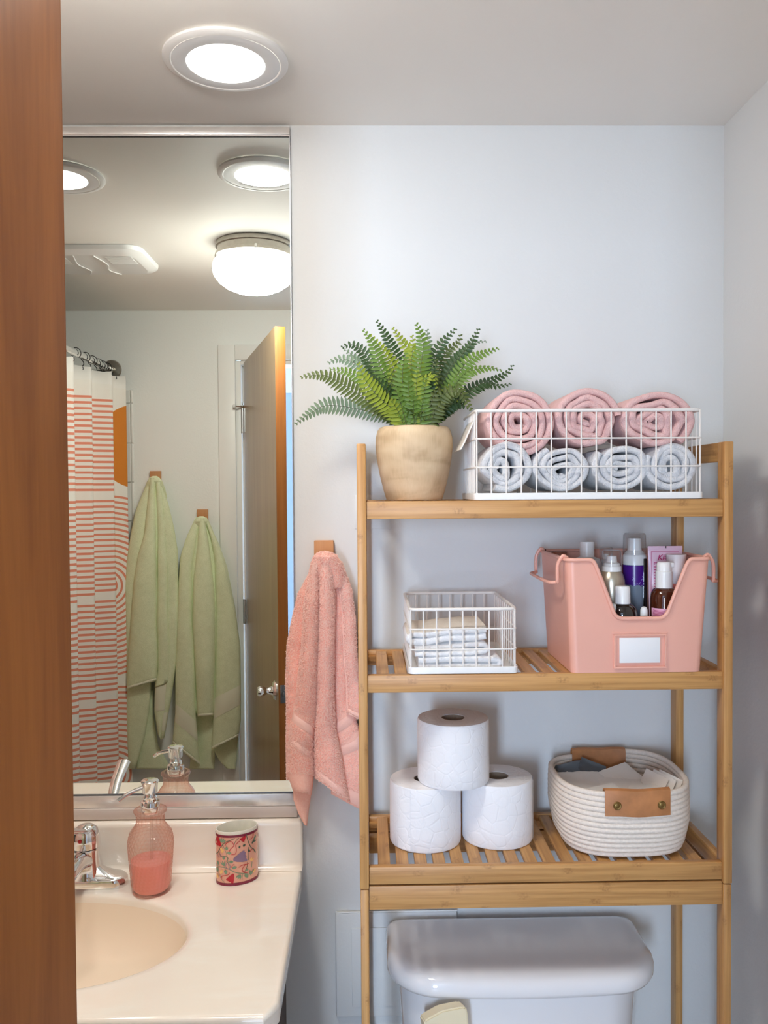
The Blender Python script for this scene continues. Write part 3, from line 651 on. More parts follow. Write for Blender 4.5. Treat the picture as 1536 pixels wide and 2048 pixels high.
PL = [   # pink towel: folds from back to front
 Lobe([(640, 1112), (616, 1151), (596, 1187), (583, 1241), (574, 1290), (571, 1362), (573, 1423), (572, 1483), (573, 1560)], [(656, 1112), (640, 1151), (625, 1187), (618, 1241), (612, 1290), (606, 1362), (602, 1440), (606, 1500), (615, 1562)], (1.712, 1.702), .018, seed=1),
 Lobe([(654, 1108), (655, 1150), (656, 1220), (657, 1330), (658, 1445), (660, 1500), (662, 1588)], [(672, 1108), (686, 1150), (692, 1220), (698, 1330), (712, 1440), (733, 1500), (733, 1626)], (1.702, 1.698), .017, seed=2),
 Lobe([(656, 1108), (668, 1126), (679, 1181), (685, 1241), (688, 1317), (693, 1377), (693, 1426)], [(664, 1108), (684, 1126), (704, 1181), (711, 1241), (714, 1317), (727, 1377), (733, 1446)], (1.700, 1.690), .020, seed=3),
 Lobe([(644, 1104), (639, 1130), (638, 1205), (635, 1290), (633, 1393), (629, 1462), (627, 1510), (630, 1556)], [(662, 1104), (668, 1136), (670, 1205), (668, 1290), (668, 1393), (672, 1462), (682, 1510), (700, 1606)], (1.690, 1.688), .032, seed=4),
 Lobe([(640, 1104), (628, 1126), (617, 1160), (608, 1205), (603, 1290), (592, 1393), (580, 1450), (576, 1500), (573, 1545), (586, 1582)], [(652, 1104), (637, 1130), (638, 1205), (636, 1290), (634, 1393), (630, 1462), (626, 1499), (628, 1550), (626, 1572), (623, 1590)], (1.688, 1.688), .032, seed=5),
 Lobe([(645, 1103), (634, 1106), (627, 1113), (621, 1128), (617, 1150), (615, 1175)], [(655, 1103), (666, 1106), (675, 1113), (684, 1128), (692, 1150), (697, 1175)], (1.694, 1.712), .040, seed=6),
 Lobe([(586, 1574), (587, 1600), (597, 1628), (609, 1650)], [(624, 1574), (621, 1600), (617, 1626), (614, 1652)], (1.690, 1.694), .010, seed=7),
]
pt = thing('hanging_towel', 'fluffy pink bath towel hanging from the hook beside the shelf unit', 'towel', (-.09, 1.70, .90))
b = B()
for q in PL: q.add(b)
b.build('cloth', M_PTOWEL, pt, angle=80)
for k, t0, t1, s in ((1, .66, .70, -.16), (1, .76, .80, -.16), (4, .70, .735, .07), (4, .80, .83, .07), (1, .94, .99, 0), (3, .955, .99, 0)): b = B(); PL[k].band(b, t0, t1, .0022, s); b.build('woven_band', M_PBAND, pt)
b = B(); PL[2].band(b, .965, .995, .004); b.build('hem', M_PBAND, pt)
b = B()
def edge(Lb, ph, t0, t1, r, n=40): return [Lb.P(t0+(t1-t0)*k/n, ph, .002) for k in range(n+1)]
b.tube(edge(PL[2], .42, .12, .97, 1), .0022, 8); b.build('hem', M_PBAND, pt)
b = B(); rnd = random.Random(3)      # the loops of the terry pile
wts = [1.0, 1.1, 1.1, 1.7, 1.7, .30, 0]
for q, w in zip(PL, wts):
    for _ in range(int(11500*w)):
        t = rnd.random(); ph = PI*(.02+.96*rnd.random()) if rnd.random() < .93 else -.25*rnd.random()
        if q is PL[1] and (.64 < t + .16*((1-math.cos(ph))/2-.5) < .71 or .745 < t + .16*((1-math.cos(ph))/2-.5) < .81 or t > .94): continue
        if q is PL[4] and (.69 < t - .07*((1-math.cos(ph))/2-.5) < .74 or t > .92): continue
        p = q.P(t, ph, 0); n1 = q.P(t, ph+.08, 0)-p; n2 = q.P(min(1, t+.01), ph, 0)-p
        nn = n1.cross(n2)
        if nn.length < 1e-12: continue
        nn.normalize()
        if nn.y > 0 and abs(math.sin(ph)) > .3: nn = -nn
        sd_ = Vector((rnd.uniform(-1, 1), rnd.uniform(-.3, .3), rnd.uniform(-1, 1))); sd_ = (sd_ - nn*sd_.dot(nn)); 
        if sd_.length < .1: continue
        sd_.normalize(); dn = nn.cross(sd_); w_ = .00052; h = rnd.uniform(.0016, .0032)
        a1 = p - nn*.001; a2 = p + nn*h*.7 + dn*rnd.uniform(-.0012, .0012); a3 = p + nn*h*.75 + Vector((rnd.uniform(-.0018, .0018), 0, rnd.uniform(-.0026, .0006)))
        v = [b.b.verts.new(x) for x in (a1-sd_*w_, a1+sd_*w_, a2+sd_*w_, a2-sd_*w_, a3+sd_*w_*.8, a3-sd_*w_*.8)]
        b.b.faces.new((v[0], v[1], v[2], v[3])); b.b.faces.new((v[3], v[2], v[4], v[5]))
o = b.build('terry_pile', M_PPILE, pt, fix=False, smooth=False); o['kind'] = 'stuff'

def green(lobes, name_label, bands, loc, hems):
    t = thing('hanging_towel', name_label, 'towel', loc, 'sage green bath towels')
    b = B()
    for q in lobes: q.add(b, 40, 22)
    b.build('cloth', M_GTOWEL, t, angle=80)
    for k, t0, t1, s in bands: b = B(); lobes[k].band(b, t0, t1, .003, s); b.build('woven_band', M_GBAND, t)
    for k, s in hems: b = B(); lobes[k].band(b, .985, .998, .003); b.build('hem', M_GBAND, t)
def GL(L, R, Y, bu, sd): return Lobe(L, R, Y, bu, pj=mir, sgn=1, seed=sd, amp=.006)
G1 = [
 GL([(300, 955), (284, 993), (272, 1023), (262, 1074), (255, 1119), (251, 1171), (253, 1252), (254, 1373), (254, 1440), (258, 1536)], [(308, 955), (300, 1040), (296, 1120), (300, 1200), (304, 1373), (300, 1420), (292, 1470), (272, 1536)], (.010, .014), .022, 11),
 GL([(308, 954), (318, 1040), (324, 1131), (330, 1252), (328, 1360), (320, 1440), (322, 1478)], [(318, 954), (338, 1006), (350, 1057), (357, 1100), (359, 1211), (356, 1310), (345, 1390), (330, 1474)], (.012, .020), .026, 12),
 GL([(302, 956), (290, 1070), (277, 1110), (269, 1163), (263, 1252), (257, 1320), (255, 1378)], [(312, 956), (314, 1102), (315, 1180), (315, 1252), (318, 1310), (315, 1360)], (.030, .030), .034, 13),
 GL([(312, 958), (316, 1040), (316, 1131), (315, 1240), (317, 1340), (311, 1372)], [(322, 958), (332, 1040), (337, 1131), (338, 1224), (342, 1310), (340, 1362)], (.026, .030), .026, 14),
 GL([(312, 1360), (310, 1420), (318, 1470)], [(340, 1350), (334, 1420), (323, 1476)], (.028, .026), .020, 15),
 GL([(307, 952), (301, 955), (296, 962), (290, 978), (284, 996)], [(315, 952), (320, 955), (326, 962), (332, 978), (336, 996)],  (.022, -.004), (.040, .006), 16),
 GL([(306, 955), (292, 1020), (284, 1100), (280, 1200), (282, 1340)], [(318, 955), (334, 1020), (344, 1100), (346, 1200), (340, 1340)], (.010, .012), .026, 18),
 GL([(270, 1380), (262, 1440), (268, 1480), (275, 1536)], [(308, 1380), (308, 1430), (318, 1490), (345, 1536)], (.0, .0), .010, 17),
]
G2 = [
 GL([(392, 1035), (374, 1074), (362, 1111), (358, 1171), (356, 1232), (352, 1333), (352, 1420), (346, 1486)], [(402, 1035), (396, 1074), (386, 1131), (385, 1244), (391, 1333), (392, 1420), (402, 1530)], (.016, .030), .030, 21),
 GL([(408, 1035), (422, 1074), (430, 1120), (432, 1232), (430, 1373), (428, 1430), (424, 1498)], [(415, 1035), (427, 1062), (439, 1087), (455, 1131), (471, 1211), (482, 1292), (483, 1373), (483, 1440), (478, 1472)], (.016, .026), .030, 22),
 GL([(400, 1036), (396, 1090), (388, 1160), (386, 1244), (391, 1333), (396, 1432)], [(410, 1036), (420, 1090), (430, 1180), (432, 1244), (431, 1333), (428, 1430)], (.030, .030), .036, 23),
 GL([(399, 1036), (382, 1090), (373, 1160), (371, 1300), (374, 1425)], [(410, 1036), (430, 1090), (446, 1160), (458, 1300), (458, 1425)], (.008, .012), .024, 28),
 GL([(388, 1420), (386, 1480), (380, 1536)], [(436, 1420), (432, 1480), (430, 1536)], (.004, .004), .012, 24),
 GL([(424, 1490), (440, 1520), (455, 1536)], [(478, 1470), (476, 1510), (472, 1536)], (.006, .006), .012, 26),
 GL([(400, 1032), (394, 1035), (389, 1042), (383, 1056), (376, 1074)], [(408, 1032), (413, 1035), (419, 1042), (425, 1056), (432, 1074)], (.022, -.004), (.042, .006), 25),
]
green(G1, 'long sage green towel on the left hook in the mirror, next to the curtain', [(4, .12, .55, 0), (1, .90, .97, 0)], (-.88, .01, .44), [(2, 0)])
green(G2, 'long sage green towel on the right, lower hook in the mirror', [(1, .77, .86, -.02), (0, .82, .90, 0)], (-.68, .01, .5), [(2, 0), (1, 0), (0, 0)])

# ------------------------------------------------------------------ shower curtain and rod (seen in the mirror)
RX, RZ = -1.032, 2.046
rod = thing('shower_rod', 'chrome shower curtain rod with round wall flange in the mirror', 'curtain rod', (RX, .8, RZ))
B().tube([(RX, YF+.004, RZ), (RX, D-.004, RZ)], .0125, 20).build('tube', M_CHROME, rod)
for y, ax in ((YF, '-'), (D, '+')):
    s = 1 if ax == '-' else -1
    B().lathe([(.0, 0), (.039, s*.0005), (.039, s*.005), (.036, s*.009), (.017, s*.011), (.0145, s*.030)], (RX, y, RZ), 32, axis='Y').build('flange', M_NICKEL, rod)
fold = [(251, .012), (237, .032), (224, .050), (222.3, .075), (223.5, .125), (222, .152), (203, .168), (184, .184), (181.5, .205), (182.5, .262), (180.5, .290), (160, .303), (141, .316), (138.5, .34), (140, .41), (137, .45)]
pp = [Vector((mir(px, 745, y).x + .004, y, 0)) for px, y in fold]
y = .50; k = 0
while y < 1.55:
    pp.append(Vector((RX + (-.035 if k % 2 else .022), y, 0))); y += .045; k += 1
path = smoothpath(pp, 5); ul = [0.0]
for a, c in zip(path, path[1:]): ul.append(ul[-1] + (c-a).length)
u3 = ul[5*2+2]         # where the plain striped part begins
M_CURT = NM('printed curtain cloth'); uvn = M_CURT.n('ShaderNodeUVMap'); o_ = M_CURT.xyz(uvn.outputs[0]); U, V = o_[0], o_[1]
mm = M_CURT.math
def stripe(d, gap):     # stripes every .0214 m measured from the block's edge
    f = mm('FRACT', mm('DIVIDE', d, .0214)); return mm('MULTIPLY', mm('LESS_THAN', f, .42), gap)
tblk = mm('FRACT', mm('DIVIDE', mm('SUBTRACT', V, 1.556), .385))
sA = stripe(mm('MULTIPLY', tblk, .385), mm('LESS_THAN', tblk, .944))
sA = mm('MULTIPLY', sA, mm('LESS_THAN', V, 1.925))
def circ(uc, vc):
    a = mm('POWER', mm('SUBTRACT', U, uc), 2.0); c = mm('POWER', mm('SUBTRACT', V, vc), 2.0); return mm('SQRT', mm('ADD', a, c))
def arcs(uc, vc, R):
    r = circ(uc, vc); return mm('MULTIPLY', stripe(mm('SUBTRACT', R, r), 1.0), mm('LESS_THAN', r, R))
sB = mm('MAXIMUM', arcs(u3+.02, 1.18, .36), arcs(u3+.02, .42, .36))
side = mm('LESS_THAN', U, u3)       # the pictured block beside the wall
st = mm('ADD', mm('MULTIPLY', sB, side), mm('MULTIPLY', sA, mm('SUBTRACT', 1.0, side)))
disc = mm('MULTIPLY', mm('LESS_THAN', circ(u3-.11, 1.735), .168), side)
base = M_CURT.mix(mm('GREATER_THAN', V, 1.965), (.92, .89, .83), (.93, .905, .86))
M_CURT.set(Base_Color=M_CURT.mix(disc, M_CURT.mix(st, base, (.80, .29, .19)), (.70, .24, .03)), Roughness=.9)
M_CURT.bump(M_CURT.noise(M_CURT.coord(), 700, 2), .1, .0005); M_CURT = M_CURT.m
sc = thing('shower_curtain', 'cream shower curtain with coral stripes, arcs and an orange disc in the mirror', 'curtain', (RX, .75, .25))
b = B(); nz_ = 26
def ctop(i): return RZ - .030 - .004*math.sin(ul[i]*40)
def cf(i, j):
    z = .25 + (ctop(i)-.25)*j/(nz_-1); p = path[i]; k = 1 + .15*(1-j/(nz_-1)); return Vector((RX + (p.x-RX)*k - .004*(1-j/(nz_-1)), p.y, z))
vs = b.grid(cf, len(path), nz_)
uvl = b.b.loops.layers.uv.new('UVMap'); idx = {}
for i in range(len(path)):
    for j in range(nz_): idx[vs[i][j]] = (ul[i], vs[i][j].co.z)
for f in b.b.faces:
    for lp in f.loops: lp[uvl].uv = idx[lp.vert]
o = b.build('printed_cloth', M_CURT, sc, angle=80)
md = o.modifiers.new('thickness', 'SOLIDIFY'); md.thickness = .0012; md.offset = 0
ring_y = [.04, .09, .15, .22, .30, .40] 
for k, y in enumerate(ring_y):
    i = min(range(len(path)), key=lambda q: abs(path[q].y-y)); zt = ctop(i)
    pts_ = [Vector((RX + .0175*math.cos(a), y + .004*math.sin(a), RZ + .0175*math.sin(a))) for a in [math.radians(q) for q in range(-60, 241, 20)]]
    pts_ += [Vector((RX-.006, y, RZ-.026)), Vector((path[i].x-.003, y, zt-.004)), Vector((path[i].x-.003, y, zt-.012)), Vector((path[i].x+.004, y, zt-.012)), Vector((path[i].x+.003, y, zt-.002))]
    o = B().tube(pts_, .0016, 6).build('curtain_ring', M_BLACKM)
    tag(o, ('thin black curtain hook nearest the wall flange of the shower rod', 'second black curtain hook from the wall flange', 'third black curtain hook from the wall flange', 'fourth black curtain hook from the wall flange', 'fifth black curtain hook from the wall flange', 'black curtain hook farthest from the flange, next to the door edge')[k], 'curtain hook', 'black hooks along the shower rod')
# ------------------------------------------------------------------ bamboo shelf unit over the toilet
UX0, UX1, UB0, UB1 = -.0199, .6265, 1.684, 1.715       # outer sides; back posts
PW = .0158
su = thing('shelf_unit', 'bamboo over the toilet shelf unit with three slatted shelves', 'shelf', ((UX0+UX1)/2, (F0+UB1)/2, 0))
XA, XB = UX0+PW, UX1-PW
for x0, x1 in ((UX0, XA), (XB, UX1)):
    for y0, y1 in ((F0, F0+.031), (UB0, UB1)):
        B().box(x0, x1, y0, y1, .8634, 1.6305, .0022).build('upper_post', M_BZ, su)
        B().box(x0+.0008, x1-.0008, y0+.001, y1, 0, .8622, .0022).build('lower_post', M_BZ, su)
    xs = (x0+.001, x1-.001)
    B().box(*xs, F0+.031, UB0, 1.5965, 1.6300, .0018).build('top_side_rail', M_BY, su)
    for z in (Z1, Z2, Z3): B().box(*xs, F0+.031, UB0, z-.030, z, .0018).build('side_rail', M_BY, su)
    B().box(*xs, F0+.031, UB0, .8245, .8622, .0018).build('lower_side_rail', M_BY, su)
    B().box(*xs, F0+.031, UB0, .10, .13, .0018).build('foot_rail', M_BY, su)
for z in (Z1, Z2, Z3):
    B().box(XA, XB, F0+.005, F0+.0185, z-.0305, z, .0016).build('front_rail', M_BX, su)
    B().box(XA, XB, UB0+.006, UB0+.0195, z-.0305, z, .0016).build('back_rail', M_BX, su)
    B().box(XA, XB, F0+.0185, F0+.0265, z-.020, z-.0104).box(XA, XB, UB0-.002, UB0+.006, z-.020, z-.0104).build('slat_support', M_BX, su)
B().box(XA, XB, F0+.005, F0+.0185, .8248, .8662, .0016).build('front_apron', M_BX, su)
B().box(XA, XB, UB0+.006, UB0+.0195, .8248, .8662, .0016).build('back_apron', M_BX, su)
for z in (Z1, Z2, Z3):
    for k in range(18):
        x = XA + .0158 + k*.03232
        B().box(x, x+.0214, F0+.0186, UB0+.0058, z-.0103, z-.0015, .0012, 1).build('slat', M_BY, su)

# ------------------------------------------------------------------ wire baskets
def wire_basket(label, x0, x1, y0, y1, z0, zr, th, nf, ns, mids, flare=.0):
    t = thing('wire_basket', label, 'basket', ((x0+x1)/2, (y0+y1)/2, z0))
    cx, cy, hx, hy = (x0+x1)/2, (y0+y1)/2, (x1-x0)/2, (y1-y0)/2
    b = B(); r = .010
    lps = [(hx-.003, 0, 0), (hx, 0, .0015), (hx, 0, th-.0015), (hx-.0008, 0, th), (hx-.0022, 0, th), (hx-.003, 0, th-.001), (hx-.003, 0, .003)]
    def lp(j, i):
        d = hx-lps[j][0]; p = rrect(cx, cy, hx-d, hy-d, r, 5)[i]; return Vector((p[0], p[1], z0+lps[j][2]))
    n = 24
    vs = b.grid(lambda i, j: lp(j, i), n, len(lps), cu=True); b.b.faces.new([v[0] for v in vs][::-1]); b.b.faces.new([v[-1] for v in vs])
    b.build('tray', M_WHITEPL, t)
    inx, iny = hx-.0045, hy-.0045
    B().tube([Vector((p[0], p[1], zr)) for p in rrect(cx, cy, inx+flare, iny+flare, .012, 6)], .0030, 10, closed=True).build('rim', M_WIRE, t)
    for z in mids: B().tube([Vector((p[0], p[1], z)) for p in rrect(cx, cy, inx+.0016, iny+.0016, .008, 4)], .0014, 8, closed=True).build('hoop_wire', M_WIRE, t)
    zb = z0+.004
    for k in range(1, nf+1):
        x = cx-inx + 2*inx*k/(nf+1)
        for y in (cy-iny, cy+iny): B().tube([(x, y, zb), (x, y, zr)], .0014, 6).build('wire', M_WIRE, t)
    for k in range(1, ns+1):
        y = cy-iny + 2*iny*k/(ns+1)
        for x in (cx-inx, cx+inx): B().tube([(x, y, zb), (x, y, zr)], .0014, 6).build('wire', M_WIRE, t)
    for sx in (-1, 1):
        for sy in (-1, 1): B().tube([(cx+sx*(inx-.001), cy+sy*(iny-.001), zb), (cx+sx*(inx-.001), cy+sy*(iny-.001), zr)], .0015, 6).build('wire', M_WIRE, t)
    return t
w1 = wire_basket('long white wire basket of rolled towels on the top shelf', .1808, .5781, 1.460, 1.655, Z1, 1.6858, .0125, 14, 8, (1.6378, 1.5890))
hp = [at(945, 842, 1.53), at(938, 856, 1.53), at(925, 886, 1.53), at(917, 901, 1.53)]
b = B(); hv = [[Vector((p.x+.0015*s, 1.500+.10*c, p.z)) for p in hp] for s, c in ((-1, 0), (-1, 1), (1, 1), (1, 0))]
vs = b.grid(lambda i, j: hv[i][j], 4, 4, cu=True); b.b.faces.new([v[0] for v in vs]); b.b.faces.new([v[-1] for v in vs])
for y in (1.503, 1.597): b.tube([hp[0]+Vector((0, y-1.53, -.002)), Vector((.1845, y, 1.6858))], .0018, 8)
b.build('handle', plain('cream painted handle', (.80, .76, .69), .45), w1)
w2 = wire_basket('small white wire basket of folded cloths on the middle shelf', .0655, .2564, 1.460, 1.703, Z2, 1.3448, .0125, 7, 9, (1.3108, 1.2756))

# ------------------------------------------------------------------ rolled towels: wound sheets with their loose inner folds
M_PROLL = terry('rolled pink terry', (.90, .62, .59), (.80, .47, .45), 480, .95, .0032, .4)
M_WROLL = terry('rolled pale grey terry', (.84, .84, .845), (.68, .68, .70), 480, .95, .0032, .35)
def roll(label, group, mat, px, py, rxp, ryp, Y0, Ln, turns, seed, crumple, core=.10, tail=0.0, hem=None):
    c = at(px, py, Y0); k = Y0/FPX; rx, rz = rxp*k*1.06, ryp*k*1.06
    R = 1.0; n = int(turns*56); pitch = (R-core)/turns; th = pitch*.86
    rnd = random.Random(seed); off = rnd.random()*50; a0 = rnd.random()*2*PI
    b = B()
    def fld(x, z, s): return noise.noise(Vector((x*1.5+off, z*1.5-off, s)))
    def ctr(i):
        u = i/(n-1); a = a0 - u*turns*2*PI; r = core + (R-core-th/2)*u
        x, z = r*math.cos(a), r*math.sin(a)
        inner = max(0.0, .93-r)*1.15
        x += crumple*inner*(fld(x, z, 1.0) + .3*fld(1.8*x, 1.8*z, 4.0)); z += crumple*inner*(fld(x, z, 9.0) + .3*fld(1.8*x, 1.8*z, 14.0))
        if u > .97 and tail: z -= tail*(u-.97)/.03
        return x, z, u
    cs_ = [(-1, .0055, 0), (-.8, .0018, 0), (-.35, 0, 0), (.35, 0, 0), (.8, .0018, 0), (1, .0055, 0), (1, .5, 1), (1, Ln, 1), (-1, Ln, 1), (-1, .5, 1)]
    C = [ctr(i) for i in range(n)]
    def fn(i, j):
        x, z, u = C[i]; xp, zp, _ = C[max(0, i-1)]; xn, zn, _ = C[min(n-1, i+1)]
        t = Vector((xn-xp, zn-zp)); t.normalize(); nn = Vector((-t.y, t.x))
        s, y, q = cs_[j]; w = th/2*(1 + .10*noise.noise(Vector((i*.035, seed, 0))))
        yy = (y if q == 0 else (y*Ln if y < 1 and y != Ln else Ln)) + .004*noise.noise(Vector((i*.05, seed*2.2, 3))) * (1 if y < .1 else 0)
        X, Z = x + nn.x*s*w, z + nn.y*s*w
        wob = 1 + .02*noise.noise(Vector((X*1.2+off, Z*1.2, yy*9)))
        return Vector((c.x + X*rx*wob, Y0 + yy + .012*max(0, .55-math.hypot(X, Z)), c.z + Z*rz*wob))
    vs = b.grid(fn, n, len(cs_), cv=True)
    for e in (0, -1): b.b.faces.new(vs[e])
    o = b.build('rolled_towel', mat, None, loc=(c.x, Y0+Ln/2, c.z-rz), angle=80)
    tag(o, label, 'towel', group); return o
for (nm, px, py, rx, ry, tn, cr, s) in (('left pink rolled towel in the long wire basket, beside the fern', 1037, 843, 72, 67, 4.2, .22, 2), ('middle pink rolled towel in the long wire basket', 1176, 838, 67, 62, 3.8, .42, 6), ('right pink rolled towel in the long wire basket, with the boxy fold', 1314, 840, 76, 59, 3.7, .50, 11)):
    roll(nm, 'pink rolled towels', M_PROLL, px, py, rx, ry, 1.480, .155, tn, s, cr, .10)
for (nm, px, py, rx, ry, tn, cr, s) in (('leftmost pale grey rolled towel, under the left pink roll', 1009, 931, 57, 51, 3.0, .50, 21), ('second pale grey rolled towel from the left in the wire basket', 1127, 936, 60, 47, 3.5, .36, 24), ('third pale grey rolled towel from the left in the wire basket', 1245, 932, 59, 50, 3.3, .32, 27), ('rightmost pale grey rolled towel, under the right pink roll', 1346, 930, 57, 52, 3.2, .34, 33)):
    roll(nm, 'pale grey rolled towels', M_WROLL, px, py, rx, ry, 1.472, .165, tn, s, cr, .12)

# ------------------------------------------------------------------ folded cloths in the small basket
M_WCLOTH = terry('white flannel', (.88, .87, .86), (.78, .77, .77), 500, .6, .0012, .2)
M_BCLOTH = terry('beige terry', (.78, .71, .62), (.66, .59, .50), 480, .9, .0015, .3)
def folded(label, x0, x1, zl, zr_, hl, hr, lay, y0, y1, seed, mats, flip=False):
    # lay sheets folded over at their ends; zl/zr: height of the underside at the left/right, hl/hr: thickness there
    path_ = []
    for k in range(lay):
        f = (k+.5)/lay; seq = [(q/14, f) for q in range(15)]
        if (k % 2 == 1) != flip: seq = seq[::-1]
        if path_:
            u0 = seq[0][0]; f0 = path_[-1][1]; ex_ = .035*(1 if u0 > .5 else -1)
            for q in (.2, .5, .8): path_.append((u0 + ex_*math.sin(PI*q), f0+(f-f0)*q))
        path_ += seq
    n = len(path_)
    def pos(i):
        u, f = path_[max(0, min(n-1, i))]; x = x0+(x1-x0)*u; h = hl+(hr-hl)*u; z = zl+(zr_-zl)*u + h*f
        return Vector((x, 0, z + .0030*noise.noise(Vector((u*3, f*2, seed)))))
    th = min(hl, hr)/lay*.45
    cs_ = [(-1, .004), (-.5, .0008), (.5, .0008), (1, .004), (1, 1), (-1, 1)]
    b = B()
    def fn(i, j):
        p = pos(i); t = pos(i+1)-pos(i-1); t.normalize(); nn = Vector((-t.z, 0, t.x)); s, y = cs_[j]
        yy = y0 + y + .004*noise.noise(Vector((i*.13, seed*1.7, 0))) if y < .5 else y1
        return p + nn*s*th + Vector((0, yy, 0))
    vs = b.grid(fn, n, 6, cv=True)
    for e in (0, -1): b.b.faces.new(vs[e])
    b.fix(); b.b.faces.ensure_lookup_table()
    if len(mats) > 1:
        zt = {}
        for f in b.b.faces:
            u = (f.calc_center_median().x-x0)/(x1-x0); h = zl+(zr_-zl)*u + (hl+(hr-hl)*u)*.80
            if f.calc_center_median().z > h and f.normal.z > .3: f.material_index = 1
    o = b.build('folded_cloth', mats, None, angle=70); tag(o, label, 'cloth', 'folded cloths in the small basket'); return o
p_ = at(828, 1331, 1.475); q_ = at(1000, 1331, 1.475)
zt0 = Z2+.0042
folded('bottom white folded cloth in the small wire basket', p_.x+.008, q_.x-.004, zt0, zt0, .022, .022, 2, 1.476, 1.60, 1, [M_WCLOTH])
folded('middle white folded cloth in the small wire basket', p_.x+.002, at(978, 1300, 1.475).x-.006, zt0+.0225, zt0+.0225, .018, .027, 2, 1.478, 1.60, 5, [M_WCLOTH])
folded('beige topped folded cloth lying uppermost in the small wire basket', p_.x-.004, at(978, 1250, 1.475).x-.004, zt0+.0415, zt0+.0505, .026, .028, 2, 1.482, 1.605, 9, [M_WCLOTH, M_BCLOTH], True)

# ------------------------------------------------------------------ pink bin
bx0, bx1, by0, by1, bz0 = .3480, .5740, 1.4600, 1.668, Z2      # at the bottom
tx0, tx1, ty0, ty1, bzt = .3385, .5868, 1.4535, 1.680, 1.4290   # at the top
bn = thing('storage_bin', 'pink plastic bin with scooped front on the middle shelf', 'bin', ((bx0+bx1)/2, (by0+by1)/2, bz0))
NXL, NXR, NBL, NBR, NZ = .3875, .5435, .4235, .5098, 1.3270
def binloop(f, d=0.0):         # f 0..1 bottom to top, d inward
    x0, x1 = bx0+(tx0-bx0)*f+d, bx1+(tx1-bx1)*f-d; y0, y1 = by0+(ty0-by0)*f+d, by1+(ty1-by1)*f-d; r = .012
    out = []
    for q in range(7): a = math.radians(180+90*q/6); out.append((x0+r+r*math.cos(a), y0+r+r*math.sin(a)))
    L0, L1 = x0+r, x1-r
    for q in range(1, 90): out.append((L0+(L1-L0)*q/90, y0))
    for q in range(7): a = math.radians(270+90*q/6); out.append((x1-r+r*math.cos(a), y0+r+r*math.sin(a)))
    for q in range(1, 12): out.append((x1, y0+r+(y1-y0-2*r)*q/12))
    for q in range(7): a = math.radians(90*q/6); out.append((x1-r+r*math.cos(a), y1-r+r*math.sin(a)))
    for q in range(1, 12): out.append((x1-r-(x1-x0-2*r)*q/12, y1))
    for q in range(7): a = math.radians(90+90*q/6); out.append((x0+r+r*math.cos(a), y1-r+r*math.sin(a)))
    for q in range(1, 12): out.append((x0, y1-r-(y1-y0-2*r)*q/12))
    return out
def notch(x):
    def half(x, top, bot):
        s_ = 1 if bot > top else -1; dx = abs(bot-top); sl = (NZ-bzt)/dx; X = (x-top)*s_      # straight slope with filleted ends
        tab = [(-.006, 0)] + [(-.006 + 2*.006*t*(1-t) + t*t*(.006+.004), sl*.004*t*t) for t in (.25, .5, .75, 1)]
        tab += [(dx-.0045 + (t*t)*(.0045+.013) + 2*t*(1-t)*.0045, (NZ-bzt) - sl*-.0045*0 + (-sl*.0045)*(1-t)**2) for t in (0, .25, .5, .75, 1)]
        return bzt + interp(tab, X)[0]
    if x < (NBL+NBR)/2: return half(x, NXL, NBL)
    if x > (NBL+NBR)/2: return half(x, NXR, NBR)
    return NZ
base_l, top_l = binloop(0), binloop(1); nb = len(base_l); NV = 14
def bin_pt(i, v, d=0.0):
    fx = top_l[i][0]; front = 6 <= i <= 97
    zt = notch(fx if not front else (base_l[i][0]+top_l[i][0])/2) if front else bzt
    z = bz0 + (zt-bz0)*v; f = (z-bz0)/(bzt-bz0); p = (base_l[i][0]+(top_l[i][0]-base_l[i][0])*f, base_l[i][1]+(top_l[i][1]-base_l[i][1])*f)
    c = ((bx0+bx1)/2, (by0+by1)/2); dx, dy = c[0]-p[0], c[1]-p[1]
    px = p[0] + (d if abs(dx) > .095 and dx > 0 else -d if abs(dx) > .095 else 0); py = p[1] + (d if abs(dy) > .095 and dy > 0 else -d if abs(dy) > .095 else 0)
    return Vector((px, py, z))
b = B()
vo = b.grid(lambda i, j: bin_pt(i, j/(NV-1)), nb, NV, cu=True); vi = b.grid(lambda i, j: bin_pt(i, .012+.988*j/(NV-1), .0022), nb, NV, cu=True)
b.b.faces.new([v[0] for v in vo]); b.b.faces.new([v[0] for v in vi])
for i in range(nb): b.b.faces.new((vo[i][-1], vo[(i+1) % nb][-1], vi[(i+1) % nb][-1], vi[i][-1]))
b.build('bin_body', M_BINPINK, bn, angle=50)
rim = [bin_pt(i, 1.0) + Vector((0, -.0005 if 6 <= i <= 97 else 0, .0)) for i in range(nb)]
b = B(); keep = [rim[0]]
for p in rim[1:]:
    if (p-keep[-1]).length > .0022: keep.append(p)
b.tube(keep, .0036, 10, closed=True); b.build('rolled_rim', M_BINPINK, bn, angle=80)
def xz(px, py, Y=1.4588): return at(px, py, Y)
def frame(b, x0, x1, z0, z1, w, y0, y1):
    for q in ((x0, x1, z1-w, z1), (x0, x1, z0, z0+w), (x0, x0+w, z0+w, z1-w), (x1-w, x1, z0+w, z1-w)): b.box(q[0], q[1], y0, y1, q[2], q[3], .0006, 1)
a_, c_ = at(1227, 1268, 1.458), at(1332, 1336, 1.458)
b = B(); frame(b, a_.x, c_.x, c_.z, a_.z, .0035, 1.4548, 1.4592); b.box(a_.x-.003, c_.x+.003, 1.4560, 1.459, a_.z, a_.z+.0028, .0008); b.build('label_holder', M_BINPINK, bn)
a_, c_ = at(1239, 1276, 1.457), at(1320, 1325, 1.457)
